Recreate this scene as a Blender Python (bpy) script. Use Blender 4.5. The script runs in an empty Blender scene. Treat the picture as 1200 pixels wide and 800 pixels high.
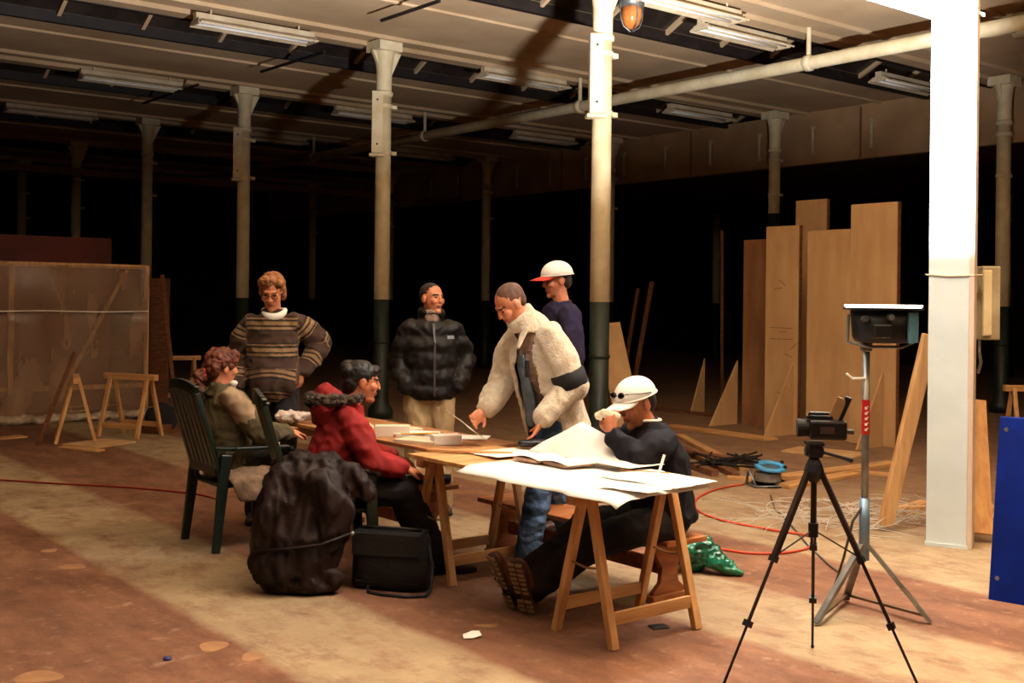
import bpy, bmesh, math, random
from mathutils import Vector, Matrix, noise
random.seed(7)
V = Vector
scene = bpy.context.scene
COL = scene.collection
# ------------------------------------------------------------------ camera, world, exposure
FPX, CAMH, HOR, ROLL = 1320.0, 1.62, 352.5, math.radians(0.65)
cam = bpy.data.cameras.new('camera'); cam_o = bpy.data.objects.new('camera', cam); COL.objects.link(cam_o)
cam.sensor_fit = 'HORIZONTAL'; cam.sensor_width = 36.0; cam.lens = FPX / 1200 * 36.0
cam.shift_x = 0; cam.shift_y = -(400 - HOR) / 1200
cam.clip_end = 200
cam_o.matrix_world = Matrix.Translation((0, 0, CAMH)) @ Matrix.Rotation(math.radians(90), 4, 'X') @ Matrix.Rotation(ROLL, 4, 'Z')
scene.camera = cam_o
w = bpy.data.worlds.new('night'); scene.world = w; w.use_nodes = True
w.node_tree.nodes['Background'].inputs[0].default_value = (0.02, 0.012, 0.008, 1)
w.node_tree.nodes['Background'].inputs[1].default_value = 0.02
vs = scene.view_settings
vs.view_transform = 'Standard'; vs.look = 'None'; vs.gamma = 1.0; vs.use_curve_mapping = False
vs.exposure = 0.0
LAMP_POWER = 3900.0
LAMP_COLOR = (1.0, 0.98, 0.96)
LAMP_SPREAD = math.radians(162)
# ------------------------------------------------------------------ frame of the building: l along the floor stripes, r across them
OX, OY = 0.44, 5.09
LD = V((-0.624, 0.781, 0)); RD = V((0.781, 0.624, 0))
BA = math.atan2(0.624, 0.781)
def W(l, r, z=0.0): return V((OX, OY, 0)) + LD * l + RD * r + V((0, 0, z))
def G(px, py, z=0.0):                      # the point of the plane at height z seen at a photograph pixel
    u, v = px - 600, py - HOR
    c, s = math.cos(ROLL), math.sin(ROLL)
    u, v = u * c + v * s, -u * s + v * c
    d = FPX * (CAMH - z) / v
    return V((u * d / FPX, d, z))
def D(px, py, d):                          # the point at depth d
    u, v = px - 600, py - HOR
    c, s = math.cos(ROLL), math.sin(ROLL)
    u, v = u * c + v * s, -u * s + v * c
    return V((u * d / FPX, d, CAMH - v * d / FPX))
# ------------------------------------------------------------------ materials
def lin(c):
    return tuple((x / 12.92 if x <= 0.04045 else ((x + 0.055) / 1.055) ** 2.4) for x in [v / 255 for v in c])
MATS = {}
def M(name, c, c2=None, scale=6.0, rough=0.75, metal=0.0, bump=0.0, bscale=40.0, stretch=(1, 1, 1), spec=0.4, sheen=0.0, trans=0.0, contrast=(0.35, 0.65)):
    if name in MATS: return MATS[name]
    m = bpy.data.materials.new(name); m.use_nodes = True
    nt = m.node_tree; b = nt.nodes['Principled BSDF']
    a = lin(c); a2 = lin(c2) if c2 else tuple(x * 0.72 for x in a)
    tc = nt.nodes.new('ShaderNodeTexCoord'); mp = nt.nodes.new('ShaderNodeMapping'); mp.inputs['Scale'].default_value = stretch
    nt.links.new(tc.outputs['Object'], mp.inputs['Vector'])
    nz = nt.nodes.new('ShaderNodeTexNoise'); nz.inputs['Scale'].default_value = scale; nz.inputs['Detail'].default_value = 5
    nt.links.new(mp.outputs[0], nz.inputs['Vector'])
    cr = nt.nodes.new('ShaderNodeValToRGB')
    cr.color_ramp.elements[0].position = contrast[0]; cr.color_ramp.elements[1].position = contrast[1]
    cr.color_ramp.elements[0].color = (*a2, 1); cr.color_ramp.elements[1].color = (*a, 1)
    nt.links.new(nz.outputs['Fac'], cr.inputs[0]); nt.links.new(cr.outputs[0], b.inputs['Base Color'])
    b.inputs['Roughness'].default_value = rough; b.inputs['Metallic'].default_value = metal
    b.inputs['Specular IOR Level'].default_value = spec
    if sheen: b.inputs['Sheen Weight'].default_value = sheen
    if trans: b.inputs['Transmission Weight'].default_value = trans
    if bump:
        n2 = nt.nodes.new('ShaderNodeTexNoise'); n2.inputs['Scale'].default_value = bscale; n2.inputs['Detail'].default_value = 4
        nt.links.new(mp.outputs[0], n2.inputs['Vector'])
        bp = nt.nodes.new('ShaderNodeBump'); bp.inputs['Strength'].default_value = bump; bp.inputs['Distance'].default_value = 0.02
        nt.links.new(n2.outputs['Fac'], bp.inputs['Height']); nt.links.new(bp.outputs[0], b.inputs['Normal'])
    MATS[name] = m
    return m
def emit(name, c, s):
    m = bpy.data.materials.new(name); m.use_nodes = True; nt = m.node_tree
    b = nt.nodes['Principled BSDF']; b.inputs['Base Color'].default_value = (*c, 1)
    b.inputs['Emission Color'].default_value = (*c, 1); b.inputs['Emission Strength'].default_value = s
    return m
wood = M('pine', (206, 160, 106), (176, 126, 78), 3.0, 0.6, stretch=(7, 7, 0.8), bump=0.15, bscale=20)
woodx = M('pine_board', (202, 156, 102), (168, 120, 74), 3.0, 0.6, stretch=(0.8, 7, 7), bump=0.15, bscale=14)
wood_dark = M('old_wood', (120, 74, 42), (84, 48, 26), 4.0, 0.7, stretch=(2, 9, 9), bump=0.2)
bench_m = M('bench_wood', (172, 106, 58), (132, 74, 38), 3.0, 0.5, stretch=(2, 8, 8), bump=0.1)
ply = M('plywood', (198, 160, 114), (180, 140, 96), 1.6, 0.75, stretch=(3, 3, 0.7), bump=0.05)
ply2 = M('plywood_brown', (150, 105, 66), (124, 82, 50), 1.6, 0.75, stretch=(3, 3, 0.7))
ceil_m = M('ceiling_paint', (200, 174, 140), (168, 138, 102), 0.9, 0.9, bump=0.1, bscale=8, contrast=(0.2, 0.7))
cream = M('cream_paint', (228, 216, 182), (208, 192, 154), 4, 0.55, bump=0.1, bscale=25)
green_p = M('dark_green_paint', (34, 44, 34), (22, 28, 22), 4, 0.5, bump=0.1, bscale=25)
dark_m = M('dark_steel', (40, 30, 26), (24, 18, 16), 5, 0.6)
glass_d = M('dark_glass', (62, 52, 46), (40, 33, 30), 3, 0.3, spec=0.4)
white_st = M('white_blue_paint', (206, 222, 230), (194, 210, 218), 3, 0.5, bump=0.05, bscale=30)
bare = M('grey_metal', (150, 152, 150), (110, 112, 112), 8, 0.35, metal=0.7)
black_m = M('black_plastic', (18, 16, 17), (10, 9, 10), 12, 0.45)
black_mat = M('black_rubber', (14, 12, 12), (8, 7, 7), 12, 0.8)
paper = M('white_paper', (244, 243, 240), (232, 230, 226), 3, 0.8)
paper2 = M('cream_paper', (226, 214, 190), (206, 192, 166), 3, 0.8)
# ------------------------------------------------------------------ mesh helpers
class MB:
    def __init__(s): s.v = []; s.f = []
    def add(s, vs_, fs):
        o = len(s.v); s.v += [V(p) for p in vs_]; s.f += [tuple(i + o for i in f) for f in fs]; return s
    def box(s, c, size, m=None):
        c = V(c); x, y, z = [k / 2 for k in size]
        p = [V((a * x, b * y, d * z)) for d in (-1, 1) for b in (-1, 1) for a in (-1, 1)]
        p = [(m @ q if m else q) + c for q in p]
        return s.add(p, [(0, 2, 3, 1), (4, 5, 7, 6), (0, 1, 5, 4), (2, 6, 7, 3), (0, 4, 6, 2), (1, 3, 7, 5)])
    def bar(s, p0, p1, w_, h_, up=(0, 0, 1), w1=None, h1=None):
        p0, p1 = V(p0), V(p1); t = (p1 - p0).normalized(); up = V(up)
        if abs(t.dot(up)) > 0.97: up = V((0, 1, 0))
        a = t.cross(up).normalized(); b = a.cross(t).normalized()
        w1 = w1 or w_; h1 = h1 or h_
        ps = []
        for p, ww, hh in ((p0, w_, h_), (p1, w1, h1)):
            ps += [p - a * ww / 2 - b * hh / 2, p + a * ww / 2 - b * hh / 2, p + a * ww / 2 + b * hh / 2, p - a * ww / 2 + b * hh / 2]
        return s.add(ps, [(0, 3, 2, 1), (4, 5, 6, 7), (0, 1, 5, 4), (1, 2, 6, 5), (2, 3, 7, 6), (3, 0, 4, 7)])
    def cyl(s, p0, p1, r0, r1=None, n=14):
        r1 = r0 if r1 is None else r1
        return s.tube([p0, p1], [r0, r1], n)
    def tube(s, pts, r, n=8):
        pts = [V(p) for p in pts]; k = len(pts)
        rs = r if isinstance(r, (list, tuple)) else [r] * k
        t = (pts[1] - pts[0]).normalized()
        a = t.orthogonal().normalized(); vs_ = []
        for i, p in enumerate(pts):
            tt = (pts[min(i + 1, k - 1)] - pts[max(i - 1, 0)]).normalized()
            a = (a - tt * a.dot(tt)).normalized(); b = tt.cross(a)
            vs_ += [p + (a * math.cos(q) + b * math.sin(q)) * rs[i] for q in [2 * math.pi * j / n for j in range(n)]]
        fs = [(i * n + j, i * n + (j + 1) % n, (i + 1) * n + (j + 1) % n, (i + 1) * n + j) for i in range(k - 1) for j in range(n)]
        fs += [tuple(range(n - 1, -1, -1)), tuple((k - 1) * n + j for j in range(n))]
        return s.add(vs_, fs)
    def lathe(s, prof, n=24, m=None, close=True):
        k = len(prof); vs_ = []
        for r, z in prof: vs_ += [V((r * math.cos(2 * math.pi * j / n), r * math.sin(2 * math.pi * j / n), z)) for j in range(n)]
        if m: vs_ = [m @ p for p in vs_]
        fs = [(i * n + j, i * n + (j + 1) % n, (i + 1) * n + (j + 1) % n, (i + 1) * n + j) for i in range(k - 1) for j in range(n)]
        if close: fs += [tuple(range(n - 1, -1, -1)), tuple((k - 1) * n + j for j in range(n))]
        return s.add(vs_, fs)
    def prism(s, poly, vec):
        vec = V(vec); poly = [V(p) for p in poly]; n = len(poly)
        return s.add(poly + [p + vec for p in poly], [tuple(range(n - 1, -1, -1)), tuple(range(n, 2 * n))] + [(i, (i + 1) % n, n + (i + 1) % n, n + i) for i in range(n)])
    def ball(s, c, r, m=None, n=12, k=8):
        c = V(c); r = (r, r, r) if not isinstance(r, (tuple, list)) else r
        vs_ = []
        for i in range(1, k):
            ph = math.pi * i / k
            vs_ += [V((r[0] * math.sin(ph) * math.cos(2 * math.pi * j / n), r[1] * math.sin(ph) * math.sin(2 * math.pi * j / n), r[2] * math.cos(ph))) for j in range(n)]
        vs_ += [V((0, 0, r[2])), V((0, 0, -r[2]))]
        vs_ = [(m @ p if m else p) + c for p in vs_]
        fs = [(i * n + j, (i + 1) * n + j, (i + 1) * n + (j + 1) % n, i * n + (j + 1) % n) for i in range(k - 2) for j in range(n)]
        a = (k - 1) * n
        fs += [(a, j, (j + 1) % n) for j in range(n)] + [(a + 1, (k - 2) * n + (j + 1) % n, (k - 2) * n + j) for j in range(n)]
        return s.add(vs_, fs)
    def loft(s, secs, n=20):
        k = len(secs); vs_ = []
        for i, (c, a, b, lat) in enumerate(secs):
            t = (V(secs[min(i + 1, k - 1)][0]) - V(secs[max(i - 1, 0)][0])).normalized()
            lat = V(lat); lat = (lat - t * lat.dot(t)).normalized(); dep = t.cross(lat)
            vs_ += [V(c) + lat * a * math.cos(q) + dep * b * math.sin(q) for q in [2 * math.pi * j / n for j in range(n)]]
        fs = [(i * n + j, i * n + (j + 1) % n, (i + 1) * n + (j + 1) % n, (i + 1) * n + j) for i in range(k - 1) for j in range(n)]
        fs += [tuple(range(n - 1, -1, -1)), tuple((k - 1) * n + j for j in range(n))]
        return s.add(vs_, fs)
    def caps(s, pts, rs):                     # chain of tapered capsules
        for p, r in zip(pts, rs): s.ball(p, r)
        for i in range(len(pts) - 1): s.cyl(pts[i], pts[i + 1], rs[i], rs[i + 1], 12)
        return s
    def mesh(s, name):
        me = bpy.data.meshes.new(name); me.from_pydata([tuple(p) for p in s.v], [], s.f); me.update(); return me
    def build(s, name, mat, parent=None, bevel=0.0, smooth=False, loc=None, rz=0.0):
        me = s.mesh(name)
        bm = bmesh.new(); bm.from_mesh(me); bmesh.ops.recalc_face_normals(bm, faces=bm.faces); bm.to_mesh(me); bm.free()
        return link(name, me, mat, parent, bevel, smooth, loc, rz)
def link(name, me, mat, parent=None, bevel=0.0, smooth=False, loc=None, rz=0.0):
    o = bpy.data.objects.new(name, me); COL.objects.link(o)
    if mat and not me.materials: me.materials.append(mat)
    if parent: o.parent = parent
    if loc is not None: o.location = loc
    o.rotation_euler.z = rz
    if smooth:
        for p in me.polygons: p.use_smooth = True
    if bevel:
        md = o.modifiers.new('bevel', 'BEVEL'); md.width = bevel; md.segments = 2; md.limit_method = 'ANGLE'
    return o
def tag(o, label, cat, group=None):
    o['label'] = label; o['category'] = cat
    if group: o['group'] = group
    return o
def thing(name, label, cat, loc=(0, 0, 0), rz=0.0, group=None):
    o = bpy.data.objects.new(name, None); COL.objects.link(o); o.location = loc; o.rotation_euler.z = rz
    o.empty_display_size = 0.1
    return tag(o, label, cat, group)
def struct(o): o['kind'] = 'structure'; return o
def dup(root, loc, rz, label):
    r = root.copy(); COL.objects.link(r); r.location = loc; r.rotation_euler.z = rz; r['label'] = label
    for ch in list(root.children):
        c = ch.copy(); COL.objects.link(c); c.parent = r
        for g in list(ch.children):
            d = g.copy(); COL.objects.link(d); d.parent = c
    return r
def remesh(mb, name, voxel, smooth=3, disp=None):
    me = mb.mesh('tmp'); o = bpy.data.objects.new('tmp', me); COL.objects.link(o)
    md = o.modifiers.new('r', 'REMESH'); md.mode = 'VOXEL'; md.voxel_size = voxel; md.adaptivity = 0
    if smooth:
        sm = o.modifiers.new('s', 'SMOOTH'); sm.factor = 0.5; sm.iterations = smooth
    dg = bpy.context.evaluated_depsgraph_get()
    out = bpy.data.meshes.new_from_object(o.evaluated_get(dg))
    bpy.data.objects.remove(o); bpy.data.meshes.remove(me)
    out.name = name
    if disp:
        nos = [v.normal.copy() for v in out.vertices]
        for v, n in zip(out.vertices, nos): v.co = v.co + n * disp(v.co.copy(), n)
        out.update()
    for p in out.polygons: p.use_smooth = True
    return out
def folds(amp, fr, sx=1.0, sy=1.0, sz=1.0, seed=0.0):
    off = V((seed * 3.1, seed * 1.7, seed * 2.3))
    def f(co, n):
        p = V((co.x * sx, co.y * sy, co.z * sz)) * fr + off
        a = noise.noise(p); b = 1 - abs(noise.noise(p * 1.7 + V((5, 2, 1))))
        return amp * (0.6 * a + 0.9 * (b - 0.75))
    return f
# ================================================================== STRUCTURE
# floor: worn red-brown concrete with tan painted lanes along l
def floor_mat():
    m = bpy.data.materials.new('floor_concrete'); m.use_nodes = True; nt = m.node_tree; b = nt.nodes['Principled BSDF']
    N = nt.nodes.new; Lk = nt.links.new
    tc = N('ShaderNodeTexCoord'); sep = N('ShaderNodeSeparateXYZ'); Lk(tc.outputs['Object'], sep.inputs[0])
    def nz(scale, detail=6, rough=0.6, stretch=None):
        n = N('ShaderNodeTexNoise'); n.inputs['Scale'].default_value = scale; n.inputs['Detail'].default_value = detail; n.inputs['Roughness'].default_value = rough
        if stretch:
            mp = N('ShaderNodeMapping'); mp.inputs['Scale'].default_value = stretch; Lk(tc.outputs['Object'], mp.inputs[0]); Lk(mp.outputs[0], n.inputs['Vector'])
        else: Lk(tc.outputs['Object'], n.inputs['Vector'])
        return n.outputs['Fac']
    def ma(op, a, bb, c=None):
        n = N('ShaderNodeMath'); n.operation = op
        for i, x in enumerate((a, bb, c)):
            if x is None: continue
            if hasattr(x, 'links'): Lk(x, n.inputs[i])
            else: n.inputs[i].default_value = x
        return n.outputs[0]
    def mix(fac, a, c):
        n = N('ShaderNodeMix'); n.data_type = 'RGBA'
        if hasattr(fac, 'links'): Lk(fac, n.inputs[0])
        else: n.inputs[0].default_value = fac
        for i, x in ((6, a), (7, c)):
            if hasattr(x, 'links'): Lk(x, n.inputs[i])
            else: n.inputs[i].default_value = (*x, 1)
        return n.outputs[2]
    def ramp(x, stops, const=False):
        n = N('ShaderNodeValToRGB'); Lk(x, n.inputs[0]); e = n.color_ramp.elements
        while len(e) < len(stops): e.new(0.5)
        for el, (p, c) in zip(e, stops): el.position = p; el.color = (c, c, c, 1) if not isinstance(c, tuple) else (*c, 1)
        return n.outputs[0]
    jit = ma('MULTIPLY_ADD', nz(2.5), 0.10, -0.05)
    jit2 = ma('MULTIPLY_ADD', nz(18), 0.04, -0.02)
    x = ma('ADD', ma('ADD', sep.outputs[0], jit), jit2)
    xn = ma('MULTIPLY_ADD', x, 1 / 20.0, 0.5)           # r in -10..10
    def P(r): return r / 20.0 + 0.5
    e = 0.0008
    edges = [(-3.25, 1), (-2.4, 0), (-1.23, 1), (-0.42, 0), (0.75, 1), (1.58, 0), (2.55, 1), (3.9, 0.6), (5.2, 0.35)]
    stops = [(0.0, 0.0)]; cur = 0.0
    for r, val in edges: stops += [(P(r) - e, cur), (P(r) + e, float(val))]; cur = float(val)
    mask = ramp(xn, stops)
    wear = ramp(nz(5.0, 9, 0.72, (1.0, 0.55, 1)), [(0.36, 0.25), (0.52, 1.0)])
    mask = ma('MULTIPLY', mask, wear)
    red = mix(ramp(nz(3.2, 9, 0.7, (1.3, 0.6, 1)), [(0.32, 0.0), (0.68, 1.0)]), lin((90, 56, 40)), lin((138, 97, 72)))
    red = mix(ma('MULTIPLY', ramp(nz(9.0, 8, 0.7), [(0.56, 0.0), (0.72, 1.0)]), 0.55), red, lin((172, 140, 114)))
    tan = mix(ramp(nz(4.0, 8, 0.65), [(0.3, 0.0), (0.7, 1.0)]), lin((142, 122, 94)), lin((168, 146, 115)))
    col = mix(mask, red, tan)
    scuff = ramp(nz(1.3, 10, 0.78, (0.8, 2.4, 1)), [(0.60, 0.0), (0.70, 1.0)])
    col = mix(ma('MULTIPLY', scuff, 0.45), col, lin((190, 168, 142)))
    grime = ramp(nz(0.55, 5, 0.6), [(0.35, 0.0), (0.6, 1.0)])
    col = mix(ma('MULTIPLY', ma('SUBTRACT', 1.0, grime), 0.28), col, lin((92, 60, 42)))
    Lk(col, b.inputs['Base Color']); b.inputs['Roughness'].default_value = 0.8; b.inputs['Specular IOR Level'].default_value = 0.25
    bp = N('ShaderNodeBump'); bp.inputs['Strength'].default_value = 0.25; bp.inputs['Distance'].default_value = 0.02
    Lk(nz(22, 8, 0.7), bp.inputs['Height']); Lk(bp.outputs[0], b.inputs['Normal'])
    return m
ROOM = (-9.0, 31.0, -13.0, 24.0)            # l0, l1, r0, r1
def slab(name, l0, l1, r0, r1, z0, z1, mat, parent=None):
    mb = MB(); mb.box(((r0 + r1) / 2, (l0 + l1) / 2, (z0 + z1) / 2), (r1 - r0, l1 - l0, z1 - z0))
    o = mb.build(name, mat, parent)
    if not parent: o.location = (OX, OY, 0); o.rotation_euler.z = BA
    return o
l0, l1, r0, r1 = ROOM
floor = struct(slab('floor', l0, l1, r0, r1, -0.1, 0.0, floor_mat()))
CH = 5.15
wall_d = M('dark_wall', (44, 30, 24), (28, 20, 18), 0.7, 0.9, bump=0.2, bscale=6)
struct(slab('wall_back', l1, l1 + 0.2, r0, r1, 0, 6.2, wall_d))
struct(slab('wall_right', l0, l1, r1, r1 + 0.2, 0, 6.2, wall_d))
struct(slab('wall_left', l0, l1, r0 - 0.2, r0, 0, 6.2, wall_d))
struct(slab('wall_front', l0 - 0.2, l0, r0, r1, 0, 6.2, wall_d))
COLL = [5.08 + 4.35 * k for k in range(-3, 6)]
R1, R2, R3 = 4.69, 13.09, 21.49
# ceiling fields between the skylight strips
ceil = bpy.data.objects.new('ceiling', None); COL.objects.link(ceil); struct(ceil); ceil.location = (OX, OY, 0); ceil.rotation_euler.z = BA
prev = l0
for i, lc in enumerate(COLL):
    slab('ceiling_field', prev, lc + 0.55, r0, r1, CH, CH + 0.12, ceil_m, ceil); prev = lc + 1.6
slab('ceiling_field', prev, l1, r0, r1, CH, CH + 0.12, ceil_m, ceil)
for lc in COLL:                                    # battens and boards running across the hall
    slab('batten', lc - 0.30, lc - 0.24, r0, r1, CH - 0.05, CH, ceil_m, ceil)
    slab('batten', lc + 0.16, lc + 0.40, r0, r1, CH - 0.06, CH, ceil_m, ceil)
    slab('batten', lc + 2.5, lc + 2.56, r0, r1, CH - 0.03, CH, ceil_m, ceil)
pane_me = None
for i, lc in enumerate(COLL):
    wi = bpy.data.objects.new('window_%d' % (i + 1), None); COL.objects.link(wi); struct(wi)
    wi.location = W(lc, 0, 0); wi.rotation_euler.z = BA
    fr = MB()
    fr.box(((r0 + r1) / 2, 1.64, CH - 0.01), (r1 - r0, 0.08, 0.14))
    fr.box(((r0 + r1) / 2, 0.52, CH + 0.3), (r1 - r0, 0.06, 0.70))
    fr.build('window_frame', dark_m, wi)
    if lc < 2: 
        mb = MB(); mb.bar(((r0 + r1) / 2, 1.62, CH + 0.05), ((r0 + r1) / 2, 0.55, CH + 0.6), r1 - r0, 0.012); mb.build('pane', glass_d, wi); continue
    if pane_me is None:
        mb = MB(); mb.bar((0, 0.54, -0.27), (0, -0.54, 0.27), 1.02, 0.012); pane_me = mb.mesh('pane'); pane_me.materials.append(glass_d)
        mb = MB(); mb.bar((0, 0.53, -0.29), (0, -0.55, 0.25), 0.05, 0.06); bar_me = mb.mesh('glazing_bar'); bar_me.materials.append(ceil_m)
    x = -4.0
    while x < 22:
        link('pane', pane_me, None, wi, loc=(x, 1.08, CH + 0.33)); link('glazing_bar', bar_me, None, wi, loc=(x + 0.54, 1.08, CH + 0.32)); x += 1.08
# bulkhead over the right-hand aisle
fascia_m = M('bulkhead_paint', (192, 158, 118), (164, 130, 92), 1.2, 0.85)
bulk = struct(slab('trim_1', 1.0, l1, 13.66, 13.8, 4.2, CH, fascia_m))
tube_m = M('white_enamel', (214, 196, 166), (190, 170, 138), 5, 0.4)
for k in range(16):
    lx = 5.29 + 1.232 * k - 2.46
    if abs(lx - 6.3) < 0.2: continue
    mb = MB(); p = V((13.62, lx, 4.42)); mb.cyl(p, p + V((0, 0, 0.40)), 0.028, n=8); mb.box(p + V((0.02, 0, 0.43)), (0.05, 0.07, 0.06)); mb.box(p + V((0.02, 0, -0.03)), (0.05, 0.05, 0.05))
    mb.build('wall_tube', tube_m, bulk)
for lj in (4.0, 8.0, 12.0, 16.0, 20.0, 24.0):
    mb = MB(); mb.box((13.65, lj, 4.66), (0.02, 0.03, 0.9)); mb.build('joint_strip', ply2, bulk)
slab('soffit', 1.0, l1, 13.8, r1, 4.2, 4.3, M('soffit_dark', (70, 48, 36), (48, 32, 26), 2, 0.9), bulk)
# ================================================================== COLUMNS
def column(l, r, label, paint=1.62, box=True, group='cast iron columns of the hall'):
    t = thing('column', label, 'column', W(l, r), BA, group)
    mb = MB(); mb.lathe([(0.17, 0), (0.17, 0.12), (0.12, 0.2), (0.106, 0.3), (0.105, paint)]); mb.build('lower_shaft', green_p, t, smooth=True)
    mb = MB(); mb.lathe([(0.112, 1.02), (0.116, 1.03), (0.116, 1.05), (0.112, 1.06)]); mb.build('collar', green_p, t, smooth=True)
    mb = MB(); mb.lathe([(0.1055, paint), (0.103, 4.45)]); mb.build('upper_shaft', cream, t, smooth=True)
    mb = MB()
    mb.lathe([(0.103, 4.38), (0.125, 4.40), (0.125, 4.44), (0.105, 4.46), (0.108, 4.75), (0.13, 4.92), (0.15, 5.0)])
    mb.box((0, 0, 5.06), (0.36, 0.36, 0.14)); mb.prism([(0.08, -0.03, 4.62), (0.08, -0.03, 5.0), (0.26, -0.03, 5.0)], (0, 0.06, 0)); mb.prism([(-0.08, -0.03, 4.75), (-0.2, -0.03, 5.0), (-0.08, -0.03, 5.0)], (0, 0.06, 0))
    mb.build('capital', cream, t, bevel=0.006)
    for z in (3.62, 4.25):
        mb = MB(); mb.lathe([(0.104, z - 0.03), (0.116, z - 0.025), (0.116, z + 0.025), (0.104, z + 0.03)]); mb.box((0.14, -0.02, z), (0.09, 0.06, 0.05)); mb.build('pipe_clamp', cream, t)
    if box:
        mb = MB(); a = Matrix.Rotation(-BA + 0.1, 3, 'Z')
        mb.box((-0.122, -0.038, 4.02), (0.15, 0.12, 0.84), a); mb.box((-0.122, -0.038, 3.575), (0.21, 0.15, 0.04), a)
        bx = mb.build('cable_box', cream, t, bevel=0.008)
        mb = MB(); 
        for z in (3.72, 4.32): q_ = a @ V((0, -1, 0)); p_ = V((-0.122, -0.038, z)); mb.cyl(p_ + q_ * 0.055, p_ + q_ * 0.065, 0.014, n=10)
        mb.build('screw', dark_m, bx)
    return t
rank = ['nearest column, brightly lit, cream above dark green, beside the men at the table', 'second cream and green column, behind the red jacket and black puffer jacket', 'third column, slimmer, behind the man in the striped sweater', 'fourth, dim thin column rising beside the plastic sheet partition', 'fifth, almost black column deep in the left background', 'last, barely visible column at the far left back']
for k in range(6): column(5.08 + 4.35 * k, R1, rank[k], box=k < 3)
rank2 = ['cream column with flared capital just right of the white steel post', 'cream column stub above the plywood sheets, turning dark high up', 'dim column just right of and behind the nearest column', 'dim thin column between the black puffer jacket and beige coat men', 'dim far column just right of the second column', 'far dim column in the middle of the dark back hall']
for k in range(6): column(5.08 + 4.35 * k, R2, rank2[k], paint=3.27 if k == 1 else 1.62, box=False)  # second column of this row turns dark well above the others
for k, lb in ((1, 'faint dark column behind the tall plywood sheet'), (3, 'faint dark column in the darkness right of the nearest column')):
    column(5.08 + 4.35 * k, R3, lb, box=False)
# ================================================================== CEILING THINGS
def fluo():
    t = thing('fluorescent_light', '', 'ceiling light', (0, 0, 0), BA, 'unlit fluorescent ceiling lights')
    mb = MB(); mb.box((0, 0, 0.09), (1.62, 0.10, 0.08)); mb.build('housing', tube_m, t, bevel=0.006)
    mb = MB(); mb.prism([(-0.8, -0.18, 0.0), (-0.8, -0.06, 0.06), (-0.8, 0.06, 0.06), (-0.8, 0.18, 0.0), (-0.8, 0.17, -0.02), (-0.8, 0.05, 0.045), (-0.8, -0.05, 0.045), (-0.8, -0.17, -0.02)], (1.6, 0, 0)); mb.build('reflector', tube_m, t)
    for y in (-0.07, 0.07):
        mb = MB(); mb.cyl((-0.76, y, 0.01), (0.76, y, 0.01), 0.016, n=10); mb.build('fluorescent_tube', paper, t, smooth=True)
    for x in (-0.79, 0.79):
        mb = MB(); mb.box((x, 0, 0.015), (0.03, 0.22, 0.06)); mb.build('end_cap', tube_m, t)
    for x in (-0.6, 0.6):
        mb = MB(); mb.cyl((x, 0, 0.12), (x, 0, 0.19), 0.012, n=8); mb.build('hanger', tube_m, t)
    return t
f0 = fluo(); first = True
places = [(9.45, 2.8, 'upper left, largest on the left, above the second column bay'), (13.9, 2.85, 'dim, left, near the third column'), (17.9, 2.8, 'very dim, far left under the ceiling'),
          (14.1, 7.4, 'dim, behind the top of the second column'), (9.65, 7.35, 'in the top middle between second and nearest columns'), (9.95, 11.65, 'small, over the pipe right of the nearest column'),
          (14.2, 11.6, 'small and dim, left of the nearest column above the bulkhead'), (5.6, 7.6, 'upper right, largest and brightest, right of the nearest column'), (6.0, 11.95, 'half hidden by the white steel post'),
          (18.2, 7.4, 'faint, far back above the third column'), (5.1, 6.1, 'cut by the top edge beside the amber bulkhead lamp'), (18.2, 11.3, 'faint, far back right of the second column')]
for l, r, lb in places:
    lb = 'unlit white fluorescent light, ' + lb
    if first: f0.location = W(l, r, 4.96); f0['label'] = lb; first = False
    else: dup(f0, W(l, r, 4.96), BA, lb)
# pipe with hangers
t = thing('ceiling_pipe', 'long cream pipe hung under the ceiling, passing behind the nearest column', 'pipe', W(0, 8.4), BA)
mb = MB(); mb.cyl((0, -8, 4.7), (0, 24, 4.7), 0.085, n=16); mb.build('pipe', cream, t, smooth=True)
for lh in (-3.5, 0.85, 5.2, 9.55, 13.9, 18.2):
    mb = MB(); mb.cyl((0, lh, 4.75), (0, lh, CH), 0.03, n=10); mb.build('hanger', cream, t)
    mb = MB(); m4 = Matrix.Translation((0, lh, 4.7)) @ Matrix.Rotation(math.pi / 2, 4, 'X'); mb.lathe([(0.086, -0.05), (0.105, -0.04), (0.105, 0.04), (0.086, 0.05)], 16, m4); mb.build('pipe_sleeve', cream, t, smooth=True)
t = thing('ventilation_pipe', 'wide cream pipe with branch at the top right corner', 'pipe', W(3.2, 9.6), BA)
mb = MB(); mb.cyl((-0.2, -9, 4.93), (-0.2, -0.2, 4.93), 0.15, n=18); mb.build('pipe', cream, t, smooth=True)
mb = MB(); mb.tube([(-0.2, -0.3, 4.9), (-0.6, -0.1, 4.8), (-1.1, 0.05, 4.72)], 0.05, 10); mb.build('branch', cream, t, smooth=True)
# thin braces under the ceiling
def rod(a, b, label):
    mb = MB(); c = (V(a) + V(b)) / 2; mb.cyl(V(a) - c, V(b) - c, 0.022, n=8); o = mb.build('ceiling_brace', dark_m, None, loc=c); tag(o, label, 'brace', 'thin steel braces under the ceiling')
def CP(px, py, z=5.1): return G(px, py, z)
rod(CP(306, 84, 4.95), CP(380, 61, 4.95), 'thin dark brace under the ceiling right of the third column top')
rod(CP(447, 24, 4.95), CP(515, 1, 4.95), 'thin dark brace at the top edge above the second column')
rod(CP(168, 121, 4.95), CP(232, 99, 4.95), 'thin dark brace under the ceiling above the fourth column')
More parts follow.
